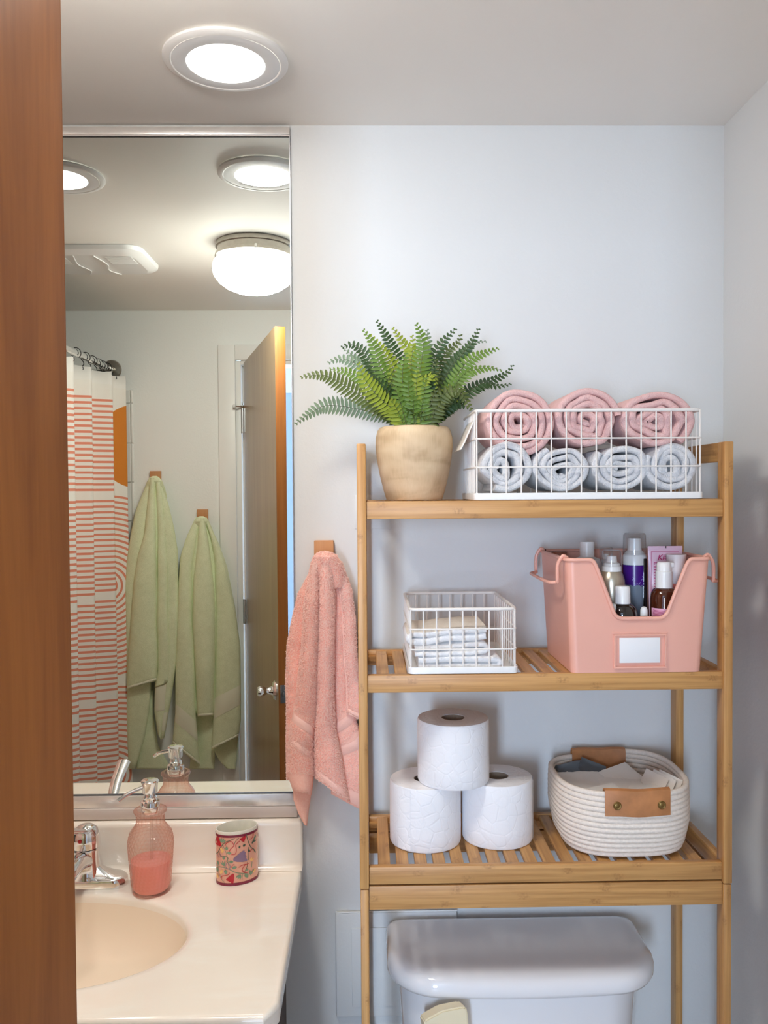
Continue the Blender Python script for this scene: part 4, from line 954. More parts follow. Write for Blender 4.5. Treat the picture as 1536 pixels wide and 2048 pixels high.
B().box(a_.x, c_.x, 1.4562, 1.4586, c_.z, a_.z, .0003).build('blank_label', M_CARD, bn)
for sx, X in ((-1, tx0), (1, tx1)):
    yA, yB = 1.4720, 1.662; o1 = .0045*sx
    hpts = [(X-.004*sx, yA, bzt+.0015), (X, yA, bzt+.0055), (X+o1, yA, bzt+.004), (X+2.6*o1, yA, bzt-.010), (X+2.7*o1, yA, bzt-.036), (X+2.9*o1, yA+.004, bzt-.040),
            (X+5.5*o1, yA+.016, bzt-.041), (X+6*o1, (yA+yB)/2-.03, bzt-.0405), (X+4.5*o1, (yA+yB)/2-.015, bzt-.0445), (X+4.5*o1, (yA+yB)/2+.015, bzt-.0445), (X+6*o1, (yA+yB)/2+.03, bzt-.0405), (X+5.5*o1, yB-.016, bzt-.041), (X+2.9*o1, yB-.004, bzt-.040), (X+2.7*o1, yB, bzt-.036), (X+2.6*o1, yB, bzt-.010), (X+o1, yB, bzt+.004), (X, yB, bzt+.0055), (X-.004*sx, yB, bzt+.0015)]
    ho = B().tube(smoothpath(hpts, 4), .0031, 10).build('bail_handle', M_BINPINK, bn)
    for y in (yA, yB): B().lathe([(0, -.001), (.0033, -.001), (.0036, 0), (.0028, .0012), (0, .0014)], (X-.004*sx, y-.0005, bzt+.0025), 12, axis='-Y').build('pivot_pin', M_BLACKM if y == yB else M_BINPINK, ho)

# bottles in the bin: (half width px, y px) outlines turned round at their own depth
def turned(cx, Y, prof, sx=1.0, sy=1.0, seg=36):
    k = Y/FPX; c = at(cx, prof[0][1], Y); z0 = c.z
    return [(max(0, hw*k), at(cx, y, Y).z) for hw, y in prof], (c.x, Y, 0)
def bottle(name, label, cx, Y, parts, cat='bottle', sy=1.0):
    c = at(cx, 1346, Y); t = thing(name, label, cat, (c.x, Y, bz0+.003), 'bottles and tubes in the pink bin')
    for (pn, mat, prof) in parts:
        pr, cc = turned(cx, Y, prof)
        if pr[0][1] > pr[-1][1]: pr = pr[::-1]
        B().lathe(pr, cc, 40, sy=sy, cap0=pr[0][0] > 0, cap1=pr[-1][0] > 0).build(pn, mat, t, angle=40)
    return t
def zpx(Y): # the pixel row of the bin floor at a depth
    return 984 + (1.55-bz0-.003)/Y*FPX
M_AMBER = plain('amber glass', (.060, .012, .004), .06, coat=.6); M_SMOKE = plain('dark glass', (.012, .009, .008), .06, coat=.6)
M_CHAMP = plain('champagne aluminium', (.52, .47, .38), .3, .75); M_PURPLE = plain('purple label', (.075, .012, .24), .25); M_GREYBL = plain('clear bottle with blue grey liquid', (.22, .27, .33), .12, coat=.5)
M_CLEARCAP = clear('clear plastic cap', (.98, .98, .98), (.84, .85, .86), .06, 1.2, .05, (.9, .9, .9))
M_TUBEP = plain('pale pink tube', (.78, .53, .64), .35); M_TUBEW = plain('frosted white plastic', (.80, .74, .73), .4); M_CORAL = plain('coral lotion', (.80, .24, .20), .3)
M_PLABEL = plain('pink paper label', (.82, .42, .56), .5); M_MAG = plain('magenta ink', (.50, .03, .16), .5); M_PALEGR = plain('pale green label', (.42, .60, .55), .5)
M_BROWNCAP = plain('brown cap', (.28, .10, .06), .4); M_LAV = plain('lavender ink', (.35, .28, .60), .3)
Y = 1.600; f = zpx(Y)
bottle('lotion_bottle', 'white bottle with narrow white cap at the left inside the pink bin', 1174, Y, [('flask', M_WHITEPL, [(26, f), (28, f-4), (28, 1125), (26, 1118), (14, 1113)]), ('cap', M_WHITEPL, [(14.5, 1114), (14.5, 1086), (13.5, 1083), (0, 1083)])])
Y = 1.635; f = zpx(Y)
bottle('lotion_bottle', 'brown capped jar at the far left back corner of the pink bin', 1117, Y, [('flask', M_TUBEW, [(14, f), (17, f-4), (17, 1122), (15, 1117)]), ('cap', M_BROWNCAP, [(16, 1118), (16, 1105), (14, 1102), (0, 1102)])], 'jar')
Y = 1.610; f = zpx(Y)
bottle('pump_bottle', 'clear capped bottle half hidden behind the champagne mousse bottle', 1212, Y, [('flask', M_CHAMP, [(15, f), (17, f-4), (17, 1150), (13, 1140)]), ('pump', M_WHITEPL, [(9, 1141), (9, 1120), (5, 1118), (5, 1108), (0, 1107)]), ('clear_cap', M_CLEARCAP, [(13, 1140), (13, 1096), (11, 1093), (0, 1093)])])
Y = 1.545; f = zpx(Y)
bottle('mousse_bottle', 'champagne metal mousse bottle with clear cap in the pink bin', 1223, Y, [('flask', M_CHAMP, [(25, f), (27, f-4), (27, 1172), (26, 1160), (23, 1149), (19, 1142)]), ('collar', M_WHITEPL, [(19.5, 1142), (19.5, 1132), (17, 1131), (16, 1126), (11, 1124), (10, 1112), (0, 1111)]), ('clear_cap', M_CLEARCAP, [(19.5, 1132), (19, 1104), (17, 1100), (0, 1100)])])
Y = 1.590; f = zpx(Y)
bt = bottle('foam_bottle', 'tall purple foam bottle with clear dome cap at the back of the bin', 1269, Y, [('flask', M_GREYBL, [(21, f), (23, f-4), (23, 1128)]), ('purple_label', M_PURPLE, [(23.3, 1168), (23.3, 1129)]), ('white_collar', M_WHITEPL, [(23.3, 1128.5), (23.3, 1112), (22, 1110), (18, 1104), (14, 1100), (13, 1076), (0, 1075)]), ('clear_cap', M_CLEARCAP, [(23, 1108), (22, 1070), (19, 1066), (0, 1066)])])
def wrap(cx, Y, hw, px, py, off=.0004):       # a printed point on a bottle's front
    r = hw*Y/FPX; u = max(-.98, min(.98, (px-cx)/hw)); a = math.asin(u); c = at(cx, py, Y)
    return Vector((c.x + (r+off)*math.sin(a), Y - (r+off)*math.cos(a), c.z))
def ribbon(b, pts, w, cx, Y, hw, off=.0005):
    pp = smoothpath([(p[0], p[1], 0) for p in pts], 4)
    A = []; C = []
    for i, p in enumerate(pp):
        t = (pp[min(i+1, len(pp)-1)]-pp[max(0, i-1)]).normalized(); n_ = Vector((-t.y, t.x, 0))*w/2
        A.append(b.b.verts.new(wrap(cx, Y, hw, p.x+n_.x, p.y+n_.y, off))); C.append(b.b.verts.new(wrap(cx, Y, hw, p.x-n_.x, p.y-n_.y, off)))
    for i in range(len(pp)-1): b.b.faces.new((A[i], A[i+1], C[i+1], C[i]))
b = B()
for (x, y, r) in ((1261, 1165, 4), (1277, 1166, 4.4), (1269, 1160, 3), (1284, 1162, 3)):
    ribbon(b, [(x+r*math.cos(a), y+r*math.sin(a)) for a in [q*PI/5 for q in range(-2, 8)]], 1.5, 1269, 1.59, 23.3, .0008)
b.build('purple_curls', M_PURPLE, bt)
b = B()
for pts in ([(1258, 1158), (1261, 1155), (1259, 1152)], [(1275, 1158), (1279, 1154), (1277, 1150)], [(1266, 1164), (1270, 1166), (1273, 1162)], [(1282, 1155), (1284, 1152)], [(1261, 1166), (1263, 1163)]): ribbon(b, pts, 1.2, 1269, 1.59, 23.3, .001)
b.build('lavender_print', M_LAV, bt)
Y = 1.575
c = at(1289, 1150, Y); k = Y/FPX; o = B().box(c.x-3.6*k, c.x+3.6*k, Y-.004, Y+.014, bz0+.003, at(1289, 1117, Y).z, .001).build('flat_case', M_SMOKE); tag(o, 'slim black case upright between the purple bottle and the pink tube', 'case', 'bottles and tubes in the pink bin')
# pink tube standing on its cap, crimped end up
Y = 1.560; k = Y/FPX; tc = at(1330, 1092, Y)
tb = thing('lotion_tube', 'pale pink flat tube with crimped top and red script in the bin', 'tube', (tc.x, Y, bz0+.003), 'bottles and tubes in the pink bin')
zt_, z0_ = at(1330, 1092, Y).z, bz0+.018
def tube_pt(i, j):
    v = j/12; a = 2*PI*i/40; hw = (35-5*v*0)*k*(.86+.14*v); hd = .0165*(1-v)**.8+.0012; return Vector((tc.x+hw*math.cos(a), Y+hd*math.sin(a), z0_+(zt_-.007-z0_)*v))
b = B(); b.grid(tube_pt, 40, 13, cu=True); b.box(tc.x-35*k, tc.x+35*k, Y-.0012, Y+.0012, zt_-.0075, zt_, .0004); b.build('tube_body', M_TUBEP, tb)
B().lathe([(.014, 0), (.017, .001), (.017, .018), (.015, .02)], (tc.x, Y, bz0+.003), 32).build('screw_cap', M_WHITEPL, tb)
def tubef(px, py, off=.0012):
    p = at(px, py, Y-.008); v = (p.z-z0_)/(zt_-.007-z0_); hd = .0165*max(0, 1-v)**.8+.0012; u = max(-.97, min(.97, (p.x-tc.x)/(35*k))); return Vector((p.x, Y-hd*math.sqrt(1-u*u)-off, p.z))
def flatline(b, x0, y0, x1, y1, w):
    p, q = tubef(x0, y0), tubef(x1, y1); d = (q-p).normalized(); n_ = Vector((-d.z, 0, d.x))*w*k/2; m_ = tubef((x0+x1)/2, (y0+y1)/2)
    b.face([p-n_, m_-n_, m_+n_, p+n_]); b.face([m_-n_, q-n_, q+n_, m_+n_])
b = B(); flatline(b, 1304, 1104, 1360, 1104, .9); flatline(b, 1304.5, 1104, 1303, 1176, .9); flatline(b, 1303, 1176, 1302.5, 1230, .9)
for r in range(13):
    y = 1126 + r*5.6
    if r == 0: flatline(b, 1309, y, 1320, y, 1.6)
    flatline(b, 1308.6, y+2.4, 1311.5+(r*7 % 4), y+2.4, 1.6)
b.build('printed_lines', M_MAG, tb)
B().box(tc.x+.0005, tc.x+.0019, Y-.0015, Y+.0015, zt_-.004, zt_+.0001).build('registration_mark', M_BLACKM, tb)
cu = bpy.data.curves.new('script', 'FONT'); cu.body = 'Kits'; cu.size = .0135; cu.shear = .35; cu.extrude = .0001; cu.offset = .0002
_tmp = bpy.data.objects.new('t', cu); COL.objects.link(_tmp); bpy.context.view_layer.update()
_me = bpy.data.meshes.new_from_object(_tmp.evaluated_get(bpy.context.evaluated_depsgraph_get())); bpy.data.objects.remove(_tmp)
to = bpy.data.objects.new('script_print', _me); COL.objects.link(to); _me.materials.clear(); _me.materials.append(M_MAG)
to.parent = tb; sp_ = tubef(1316, 1121, .0016); to.location = sp_ - WL[tb.name]; to.rotation_euler = (PI/2, -.12, 0)
Y = 1.545; f = zpx(Y)
bottle('cream_tube', 'frosted white flared tube with coral base in the bin', 1352, Y, [('coral_base', M_CORAL, [(15, f), (17, f-3), (17.5, 1166)]), ('tube_body', M_TUBEW, [(17.5, 1166), (18.5, 1120), (20, 1110), (20, 1108.5), (18.5, 1108.5)])], 'tube')
Y = 1.505; f = zpx(Y)
am = bottle('serum_bottle', 'brown glass pump bottle with white pump and pink label in the bin', 1328, Y, [('flask', M_AMBER, [(25, f), (27, f-3), (27, 1196), (25.5, 1186), (22, 1179), (17, 1175)]), ('pump_collar', M_WHITEPL, [(16.5, 1176), (16.5, 1143), (15, 1142), (14, 1141)]), ('pump_top', M_WHITEPL, [(14.5, 1142), (14, 1127), (12, 1124), (0, 1123.5)])])
c = at(1340, 1129, Y); k = Y/FPX
B().box(c.x-.004, c.x+7*k, Y-.006, Y+.006, c.z-.005, c.z+.004, .002).build('pump_spout', M_WHITEPL, am)
b = B(); NXs = 12
pv = b.grid(lambda i, j: wrap(1328, Y, 27, 1301.5+(1328-1301.5)*i/(NXs-1), (1240, 1214)[j], .0004), NXs, 2); b.build('paper_label', M_PLABEL, am)
b = B()
for r in range(7): ribbon(b, [(1303, 1218+r*2.5), (1312, 1218.5+r*2.5), (1325-(r*5 % 7), 1219+r*2.5)], .9, 1328, Y, 27, .0008)
b.build('printed_lines', M_MAG, am)
Y = 1.492; f = zpx(Y)
dk = bottle('serum_bottle', 'small black glass bottle with white cap at the front of the bin', 1245, Y, [('flask', M_SMOKE, [(27, f), (29, f-3), (29, 1226), (26, 1216), (20, 1209), (15, 1206)]), ('screw_cap', M_WHITEPL, [(15.5, 1207), (15, 1175), (13, 1172), (0, 1172)])])
b = B(); b.grid(lambda i, j: wrap(1245, Y, 29, 1254+(1272-1254)*i/7, (1246, 1232)[j], .0005), 8, 2); b.build('paper_label', M_PALEGR, dk)
Y = 1.482; f = zpx(Y)
bottle('sample_tube', 'narrow white tube at the left corner of the scooped front', 1223, Y, [('tube_body', M_WHITEPL, [(9, f), (9.5, f-2), (9.5, 1212), (8, 1208), (0, 1208)])], 'tube')
Y = 1.486; f = zpx(Y)
bottle('dropper_bottle', 'dark dropper bottle showing only its white rubber bulb in the bin', 1288, Y, [('flask', M_SMOKE, [(14, f), (15, f-3), (15, 1275), (9, 1262)]), ('collar', M_WHITEPL, [(9.5, 1263), (9.5, 1246), (7.5, 1244)]), ('rubber_bulb', M_WHITEPL, [(8, 1245), (7.8, 1230), (7.2, 1220), (5.5, 1215), (2.5, 1213.2), (0, 1213)])])

# ------------------------------------------------------------------ toilet rolls
M_CORE = plain('brown cardboard', (.30, .22, .16), .9)
tr = thing('toilet_roll', 'white toilet roll at the left, standing on the lowest shelf', 'toilet paper', (.1015, 1.579, Z3-.0015), 'toilet rolls on the lowest shelf')
RR, RHT = .0660, .1165
M_TP = NM('embossed tissue'); v = M_TP.coord(); _h = M_TP.noise(v, 45, 2, .5, 1.5); _vo = M_TP.n('ShaderNodeTexVoronoi', feature='DISTANCE_TO_EDGE'); M_TP.l(v, _vo.inputs['Vector']); _vo.inputs['Scale'].default_value = 42
M_TP.set(Base_Color=(.86, .855, .87), Roughness=.95); M_TP.bump(M_TP.math('ADD', M_TP.maprange(_vo.outputs['Distance'], 0, .08, 0, .6), _h), .28, .0022); M_TP.p.inputs['Specular IOR Level'].default_value = .1; M_TP = M_TP.m
def tpv(i, j):
    P = [(.0215, .0015), (.060, 0), (.0645, .0008), (RR, .004), (RR*1.004, .03), (RR, .06), (RR*1.003, .09), (RR-.0003, RHT-.004), (.0645, RHT-.0008), (.060, RHT), (.0215, RHT-.001), (.0212, RHT-.004), (.0212, .004)]
    r, h = P[j]; a = 2*PI*i/64; w = 1 + .006*noise.noise(Vector((math.cos(a)*1.5, math.sin(a)*1.5, h*18))) if r > .05 else 1
    return Vector((.1015+r*w*math.cos(a), 1.579+r*w*math.sin(a), Z3-.0015+h))
b = B(); b.grid(tpv, 64, 13, cu=True, cv=True); b.build('paper', M_TP, tr, angle=50)
B().lathe([(.0211, .001), (.0211, RHT-.0015), (.0200, RHT-.0015), (.0200, .001), (.0211, .001)], (.1015, 1.579, Z3-.0015), 40, cap0=False, cap1=False).build('cardboard_core', M_CORE, tr)
# the loose end of the sheet
b = B(); b.grid(lambda i, j: Vector((.1015+(RR+.0009)*math.cos(-2.05+.0-i*.06), 1.579+(RR+.0009)*math.sin(-2.05-i*.06), Z3+.002+(RHT-.006)*j/5)), 8, 6); b.build('loose_sheet', M_TP, tr)
copy_thing(tr, (.2375, 1.588, Z3-.0015), 'white toilet roll at the right, standing on the lowest shelf', 2.1)
copy_thing(tr, (.1530, 1.567, Z3-.0015+RHT+.0002), 'white toilet roll balanced on top of the other two', 3.9)

# ------------------------------------------------------------------ rope basket
RX0, RY0, RA, RBb = .4625, 1.588, .1175, .1195
rb = thing('rope_basket', 'white coiled rope basket with tan leather handles on the lowest shelf', 'basket', (RX0, RY0, Z3-.0015))
ncoil, rr_ = 13, .0050; zb0 = Z3-.0015
def sup(a, k, e=2.9):
    c, s = math.cos(a), math.sin(a); return (RX0 + RA*k*math.copysign(abs(c)**(2/e), c), RY0 + RBb*k*math.copysign(abs(s)**(2/e), s))
def coil_k(v): return .905 + .095*min(1, v/.45)**.8 - .012*max(0, v-.75)/.25
NB_ = 88; tot = ncoil*NB_; hp_ = []
for i in range(tot+1):
    v = i/tot; a = 2*PI*(i % NB_)/NB_ + PI/2; x, y = sup(a, coil_k(v)-.04*math.exp(-v*26)); z = zb0 + rr_ + v*(ncoil*.00925-.002) + .0016*math.sin(a*2+.6)*v; hp_.append(Vector((x, y, z)))
HT = hp_[-1].z
B().tube(hp_, rr_*1.04, 8).build('coiled_rope', M_ROPE, rb, angle=80)
b = B(); b.grid(lambda i, j: Vector((RX0+(sup(2*PI*i/NB_, .87)[0]-RX0)*(1, .66, .33, .02)[j], RY0+(sup(2*PI*i/NB_, .87)[1]-RY0)*(1, .66, .33, .02)[j], zb0+.004)), NB_, 4, cu=True); b.build('base', M_ROPE, rb)
def strap(sgn, x0, x1):
    yo = RY0 + sgn*(RBb+rr_+.0030); yi = RY0 + sgn*(RBb-rr_-.0016); zt = HT+rr_+.0015; zb = zt-.046
    def ys(x, k=1.0): return RBb*k*(1-min(1, abs((x-RX0)/RA))**2.9)**(1/2.9)
    pr = [(yo + sgn*.0008, zb), (yo, zb+.012), (yo, zt-.006), (yo-sgn*.0018, zt-.0015), ((yo+yi)/2, zt+.001), (yi+sgn*.0018, zt-.0015), (yi, zt-.006), (yi, zb+.002)]
    b = B(); th = .0016
    def fn(i, j):
        q = i % 8; ou = i < 8; p = pr[q] if ou else pr[7-q]; x = x0+(x1-x0)*j/10; bow = .0022*(1-((j-5)/5)**2)*(-sgn)*-1
        n_ = (0, 0)
        if not ou:
            cyy = (yo+yi)/2; dy = th if p[0] < cyy else -th; p = (p[0]+dy, p[1]-(th if p[1] > zt-.003 else 0))
        return Vector((x, p[0] + sgn*(ys(x, 1.0 if (p[0]-RY0)*sgn > RBb else .988)-RBb), p[1]+.0008*math.sin(j*.9)))
    vs = b.grid(fn, 16, 11, cu=True)
    for e in (0, -1): b.b.faces.new([v[e] for v in vs])
    o = b.build('leather_handle', M_LEATHER, rb, angle=40)
    for x in (x0+.020, x1-.017): B().lathe([(.0072, 0), (.0074, .0008), (.0062, .0018), (.0045, .0014), (.003, .0020), (0, .0022)], (x, yo+sgn*(.0004+ys(x)-RBb), zb+.0195), 24, axis='-Y' if sgn < 0 else 'Y').build('rivet', M_BRASS, o)
strap(-1, .4075, .5225); strap(1, .405, .513)
M_PACK = plain('white paper wrapper', (.84, .81, .76), .55, nscale=30, namt=.02); M_GREYPK = plain('dark grey foil', (.12, .14, .16), .35, .4)
pk = 'wrapped packets in the rope basket'
def packet(label, x, y, z, w, d, t, rot, tilt, roll_, mat=M_PACK):
    M4 = Matrix.Translation((x, y, z)) @ Matrix.Rotation(rot, 4, 'Z') @ Matrix.Rotation(tilt, 4, 'X') @ Matrix.Rotation(roll_, 4, 'Y')
    b = B(); n1, n2 = 9, 7
    def fn(i, j, s):
        u, v = i/(n1-1)*2-1, j/(n2-1)*2-1; h = t/2*((1-abs(u)**4)*(1-abs(v)**3))**.6 + .0002
        return M4 @ Vector((u*w/2, v*d/2, s*h + .002*noise.noise(Vector((u*2+x*99, v*2, s)))))
    A = b.grid(lambda i, j: fn(i, j, 1), n1, n2); C = b.grid(lambda i, j: fn(i, j, -1), n1, n2, flip=True)
    for i in range(n1-1):
        b.b.faces.new((A[i][0], A[i+1][0], C[i+1][0], C[i][0])); b.b.faces.new((A[i][-1], C[i][-1], C[i+1][-1], A[i+1][-1]))
    for j in range(n2-1):
        b.b.faces.new((A[0][j], C[0][j], C[0][j+1], A[0][j+1])); b.b.faces.new((A[-1][j], A[-1][j+1], C[-1][j+1], C[-1][j]))
    o = b.build('wrapped_packet', mat, None, angle=50); tag(o, label, 'packet', pk); return o
ZP = Z3+.082
for (lb, x, y, z, w, d, t, r, ti, ro) in (
    ('white packet lying flat at the left front of the rope basket', .395, 1.545, ZP, .085, .075, .010, .15, .10, -.05), ('white packet in the left middle of the rope basket', .402, 1.578, ZP+.007, .08, .07, .009, -.1, .12, .03),
    ('white packet below the grey foil packets', .408, 1.612, ZP+.013, .085, .07, .009, .1, .15, 0), ('tilted translucent packet raised at the centre back', .478, 1.625, ZP+.016, .072, .06, .007, .35, .22, -.20),
    ('white packet in the centre of the rope basket', .468, 1.585, ZP+.009, .078, .06, .009, -.05, .2, .04), ('white packet right of the centre of the rope basket', .505, 1.600, ZP+.009, .06, .07, .010, .05, .12, .08),
    ('long white packet along the front rim, behind the leather handle', .470, 1.530, ZP+.010, .10, .06, .008, -.12, .10, .06), ('white packet at the front left, its edge lifted', .425, 1.535, ZP+.013, .07, .06, .006, .25, .16, -.10),
    ('white packet at the right front of the rope basket', .525, 1.545, ZP+.010, .065, .07, .008, .3, .1, -.12)):
    packet(lb, x, y, z, w, d, t, r, ti, ro)
for i_, (x, y, ro, lb) in enumerate(((.528, 1.578, -1.05, 'first of the upright packets fanned at the right of the rope basket'), (.541, 1.572, -1.12, 'second of the upright packets fanned at the right of the rope basket'), (.553, 1.568, -1.25, 'outermost of the upright packets fanned at the right of the rope basket'))):
    packet(lb, x, y, ZP+.014, .045, .055, .005, .5, .1, ro)
packet('dark grey foil packet at the left back of the rope basket', .398, 1.652, ZP+.018, .062, .05, .010, .3, .35, -.12, M_GREYPK)
packet('dark grey foil packet tilted beside the leather handle inside the basket', .432, 1.650, ZP+.019, .05, .045, .008, -.5, .5, .35, M_GREYPK)

# ------------------------------------------------------------------ toilet
to_ = thing('toilet', 'white ceramic toilet with rounded tank lid below the shelf unit', 'toilet', (.277, 1.50, 0))
def loops(b, secs, seg=10, capt=True, capb=True):      # secs: (cx, cy, hx, hy, r, z)
    Ls = [[Vector((x, y, s[5])) for x, y in rrect(*s[:5], seg)] for s in secs]; n_ = len(Ls[0])
    vs = b.grid(lambda i, j: Ls[j][i], n_, len(Ls), cu=True)
    if capb: b.b.faces.new([v[0] for v in vs][::-1])
    if capt: b.b.faces.new([v[-1] for v in vs])
lx, ly = .2795, 1.608
def dsec(hx, y0, y1, r, z, cx=lx): return (cx, (y0+y1)/2, hx, (y1-y0)/2, r, z)
def dloop(hx, y0, y1, r, z, cx=lx, bow=.018):          # tank outline: straight back, rounded bowed front
    out = []
    for k in range(13): a = math.radians(180+90*k/12); out.append(Vector((cx-hx+r+r*math.cos(a), y0+r+r*math.sin(a), z)))
    for k in range(1, 12): out.append(Vector((cx-hx+r+(2*hx-2*r)*k/12, y0, z)))
    for k in range(13): a = math.radians(270+90*k/12); out.append(Vector((cx+hx-r+r*math.cos(a), y0+r+r*math.sin(a), z)))
    r2 = .022
    for k in range(7): a = math.radians(90*k/6); out.append(Vector((cx+hx-r2+r2*math.cos(a), y1-r2+r2*math.sin(a), z)))
    for k in range(7): a = math.radians(90+90*k/6); out.append(Vector((cx-hx+r2+r2*math.cos(a), y1-r2+r2*math.sin(a), z)))
    for p in out:
        u = (p.x-cx)/hx; p.y -= bow*(1-u*u)*max(0, min(1, (y1-p.y)/(y1-y0)))
    return out
b = B(); Lq = [dloop(.232, 1.526, 1.712, .070, .643), dloop(.2485, 1.508, 1.716, .085, .6455), dloop(.2515, 1.505, 1.718, .088, .652), dloop(.2515, 1.505, 1.718, .088, .664), dloop(.2485, 1.509, 1.716, .086, .6735), dloop(.241, 1.518, 1.711, .080, .6805), dloop(.228, 1.533, 1.702, .072, .6843), dloop(.20, 1.56, 1.69, .055, .6858), dloop(.12, 1.60, 1.66, .02, .6865)]
vs = b.grid(lambda i, j: Lq[j][i], len(Lq[0]), len(Lq), cu=True); b.b.faces.new([v[0] for v in vs]); b.b.faces.new([v[-1] for v in vs]); b.build('tank_lid', M_WHITEGL, to_, angle=60)
b = B(); Lq = [dloop(h, y0, 1.706, r, z, .2745, .016) for h, y0, r, z in ((.195, 1.55, .06, .37), (.205, 1.543, .066, .38), (.214, 1.535, .07, .45), (.222, 1.527, .075, .58), (.2255, 1.523, .077, .6425))]
vs = b.grid(lambda i, j: Lq[j][i], len(Lq[0]), len(Lq), cu=True); b.b.faces.new([v[0] for v in vs]); b.b.faces.new([v[-1] for v in vs]); b.build('tank', M_WHITEGL, to_, angle=60)
b = B()
def bowl(sc, z, cyo=0.0): return [Vector((.277+.185*sc*math.cos(a), 1.235+cyo+(.225 if math.sin(a) < 0 else .19)*sc*math.sin(a), z)) for a in [2*PI*k/56 for k in range(56)]]
Lq = [bowl(.55, 0, .1), bowl(.56, .02, .1), bowl(.52, .12, .1), bowl(.62, .22, .05), bowl(.88, .32), bowl(.99, .37), bowl(1.0, .40)]
vs = b.grid(lambda i, j: Lq[j][i], 56, len(Lq), cu=True); b.b.faces.new([v[0] for v in vs]); b.b.faces.new([v[-1] for v in vs]); b.box(.17, .385, 1.36, 1.69, .26, .372, .02); b.build('bowl', M_WHITEGL, to_, angle=50)
b = B(); Lq = [bowl(1.0, .401), bowl(1.03, .406), bowl(1.03, .418), bowl(1.0, .424), bowl(.6, .430)]
vs = b.grid(lambda i, j: Lq[j][i], 56, len(Lq), cu=True); b.b.faces.new([v[0] for v in vs]); b.b.faces.new([v[-1] for v in vs]); b.build('seat_lid', M_WHITEPL, to_, angle=50)
b = B()      # cream paddle lever on the tank's front
lvp = [at(849, 2044, 1.470), at(853, 2040, 1.470), at(885, 2022, 1.470), at(925, 2014, 1.470), at(933, 2016, 1.470), at(936, 2024, 1.470), at(940, 2090, 1.470), at(860, 2100, 1.470)]
b.poly([p for p in lvp], (-.008, .022, -.001)); bmesh.ops.bevel(b.b, geom=list(b.b.edges), offset=.0025, segments=2, affect='EDGES')
b.tube([at(905, 2075, 1.49), at(905, 2075, 1.528)], .012, 16)
b.build('flush_lever', M_CREAMPL, to_)

# ------------------------------------------------------------------ painted access panel and cover plate on the back wall
ap = thing('access_panel', 'painted over access panel in the wall beside the toilet tank', 'panel', (.05, D, .471), kind='structure')
px0, px1, pz0, pz1 = -.0745, .175, .4715, .6880
b = B(); b.box(px0, px1, D-.0105, D+.001, pz0, pz1, .004); b.build('frame', M_WALL, ap)
B().box(px0+.033, px1-.033, D-.0130, D-.0100, pz0+.023, pz1-.030, .0012).build('hatch', M_WALL, ap)
B().tube([(px0+.001, D-.0065, pz1+.0005), (px0+.02, D-.0085, pz1+.001), (px0+.05, D-.007, pz1+.0004), (px0+.1, D-.008, pz1+.001), (px1, D-.0065, pz1+.0005)], .0016, 8).build('paint_bead', M_TRIM, ap)
o = B().box(-.0285, .045, D-.0016, D+.001, at(710, 1058, D).z, at(710, 990, D).z, .0008).build('trim_6', M_WALL); o['label'] = 'painted over blank cover plate behind the left shelf post'; struct(o)
# ------------------------------------------------------------------ potted fern
PX, PY = .0845, 1.577
pf = thing('potted_fern', 'green artificial fern in a pale wooden pot on the top shelf', 'plant', (PX, PY, Z1))
M_POT = NM('pale carved wood'); v = M_POT.coord()
_wv = M_POT.n('ShaderNodeTexWave', wave_type='RINGS', rings_direction='SPHERICAL'); M_POT.l(M_POT.mapping(v, (5, 5, 9), (0.1, .05, .75)), _wv.inputs['Vector'])
_wv.inputs['Scale'].default_value = 1.1; _wv.inputs['Distortion'].default_value = 5.5; _wv.inputs['Detail'].default_value = 2; _wv.inputs['Detail Scale'].default_value = 1.0
_fg = M_POT.noise(M_POT.mapping(v, (300, 300, 22)), 1.0, 3); _bg = M_POT.noise(M_POT.mapping(v, (9, 9, 22)), 1.0, 2, .5, 1.2)
_c = M_POT.ramp(M_POT.math('ADD', M_POT.math('MULTIPLY', _wv.outputs['Fac'], .10), M_POT.math('ADD', M_POT.math('MULTIPLY', _fg, .2), M_POT.math('MULTIPLY', _bg, .76))), (.28, (.40, .27, .145)), (.52, (.60, .44, .27)), (.75, (.70, .55, .36)))
M_POT.set(Base_Color=_c, Roughness=.6); M_POT.bump(_fg, .1, .0006); M_POT = M_POT.m
B().lathe([(.048, 0), (.0515, .0015), (.056, .016), (.0632, .045), (.0688, .075), (.0712, .100), (.0705, .116), (.0672, .128), (.0632, .1335), (.0600, .1345), (.0575, .133), (.0575, .112)], (PX, PY, Z1), 64, cap1=True).build('pot', M_POT, pf)
B().lathe([(.0575, .119), (.04, .121), (.0, .124)], (PX, PY, Z1), 32, cap0=False).build('soil', plain('dark moss', (.03, .035, .015), .9, nscale=80, namt=.4, bscale=90, bstr=1, bdist=.004), pf)
def leafmat(name, c, back):
    m = NM(name); v = m.coord(); f = m.noise(v, 40, 3)
    m.set(Base_Color=m.ramp(f, (.3, tuple(q*.75 for q in c)), (.7, c)), Roughness=.42)
    m.p.inputs['Specular IOR Level'].default_value = .35
    tr = m.n('ShaderNodeBsdfTranslucent'); tr.inputs[0].default_value = (*back, 1); mx = m.n('ShaderNodeMixShader'); mx.inputs[0].default_value = .28
    m.l(m.p.outputs[0], mx.inputs[1]); m.l(tr.outputs[0], mx.inputs[2]); m.l(mx.outputs[0], m.out.inputs[0]); return m.m
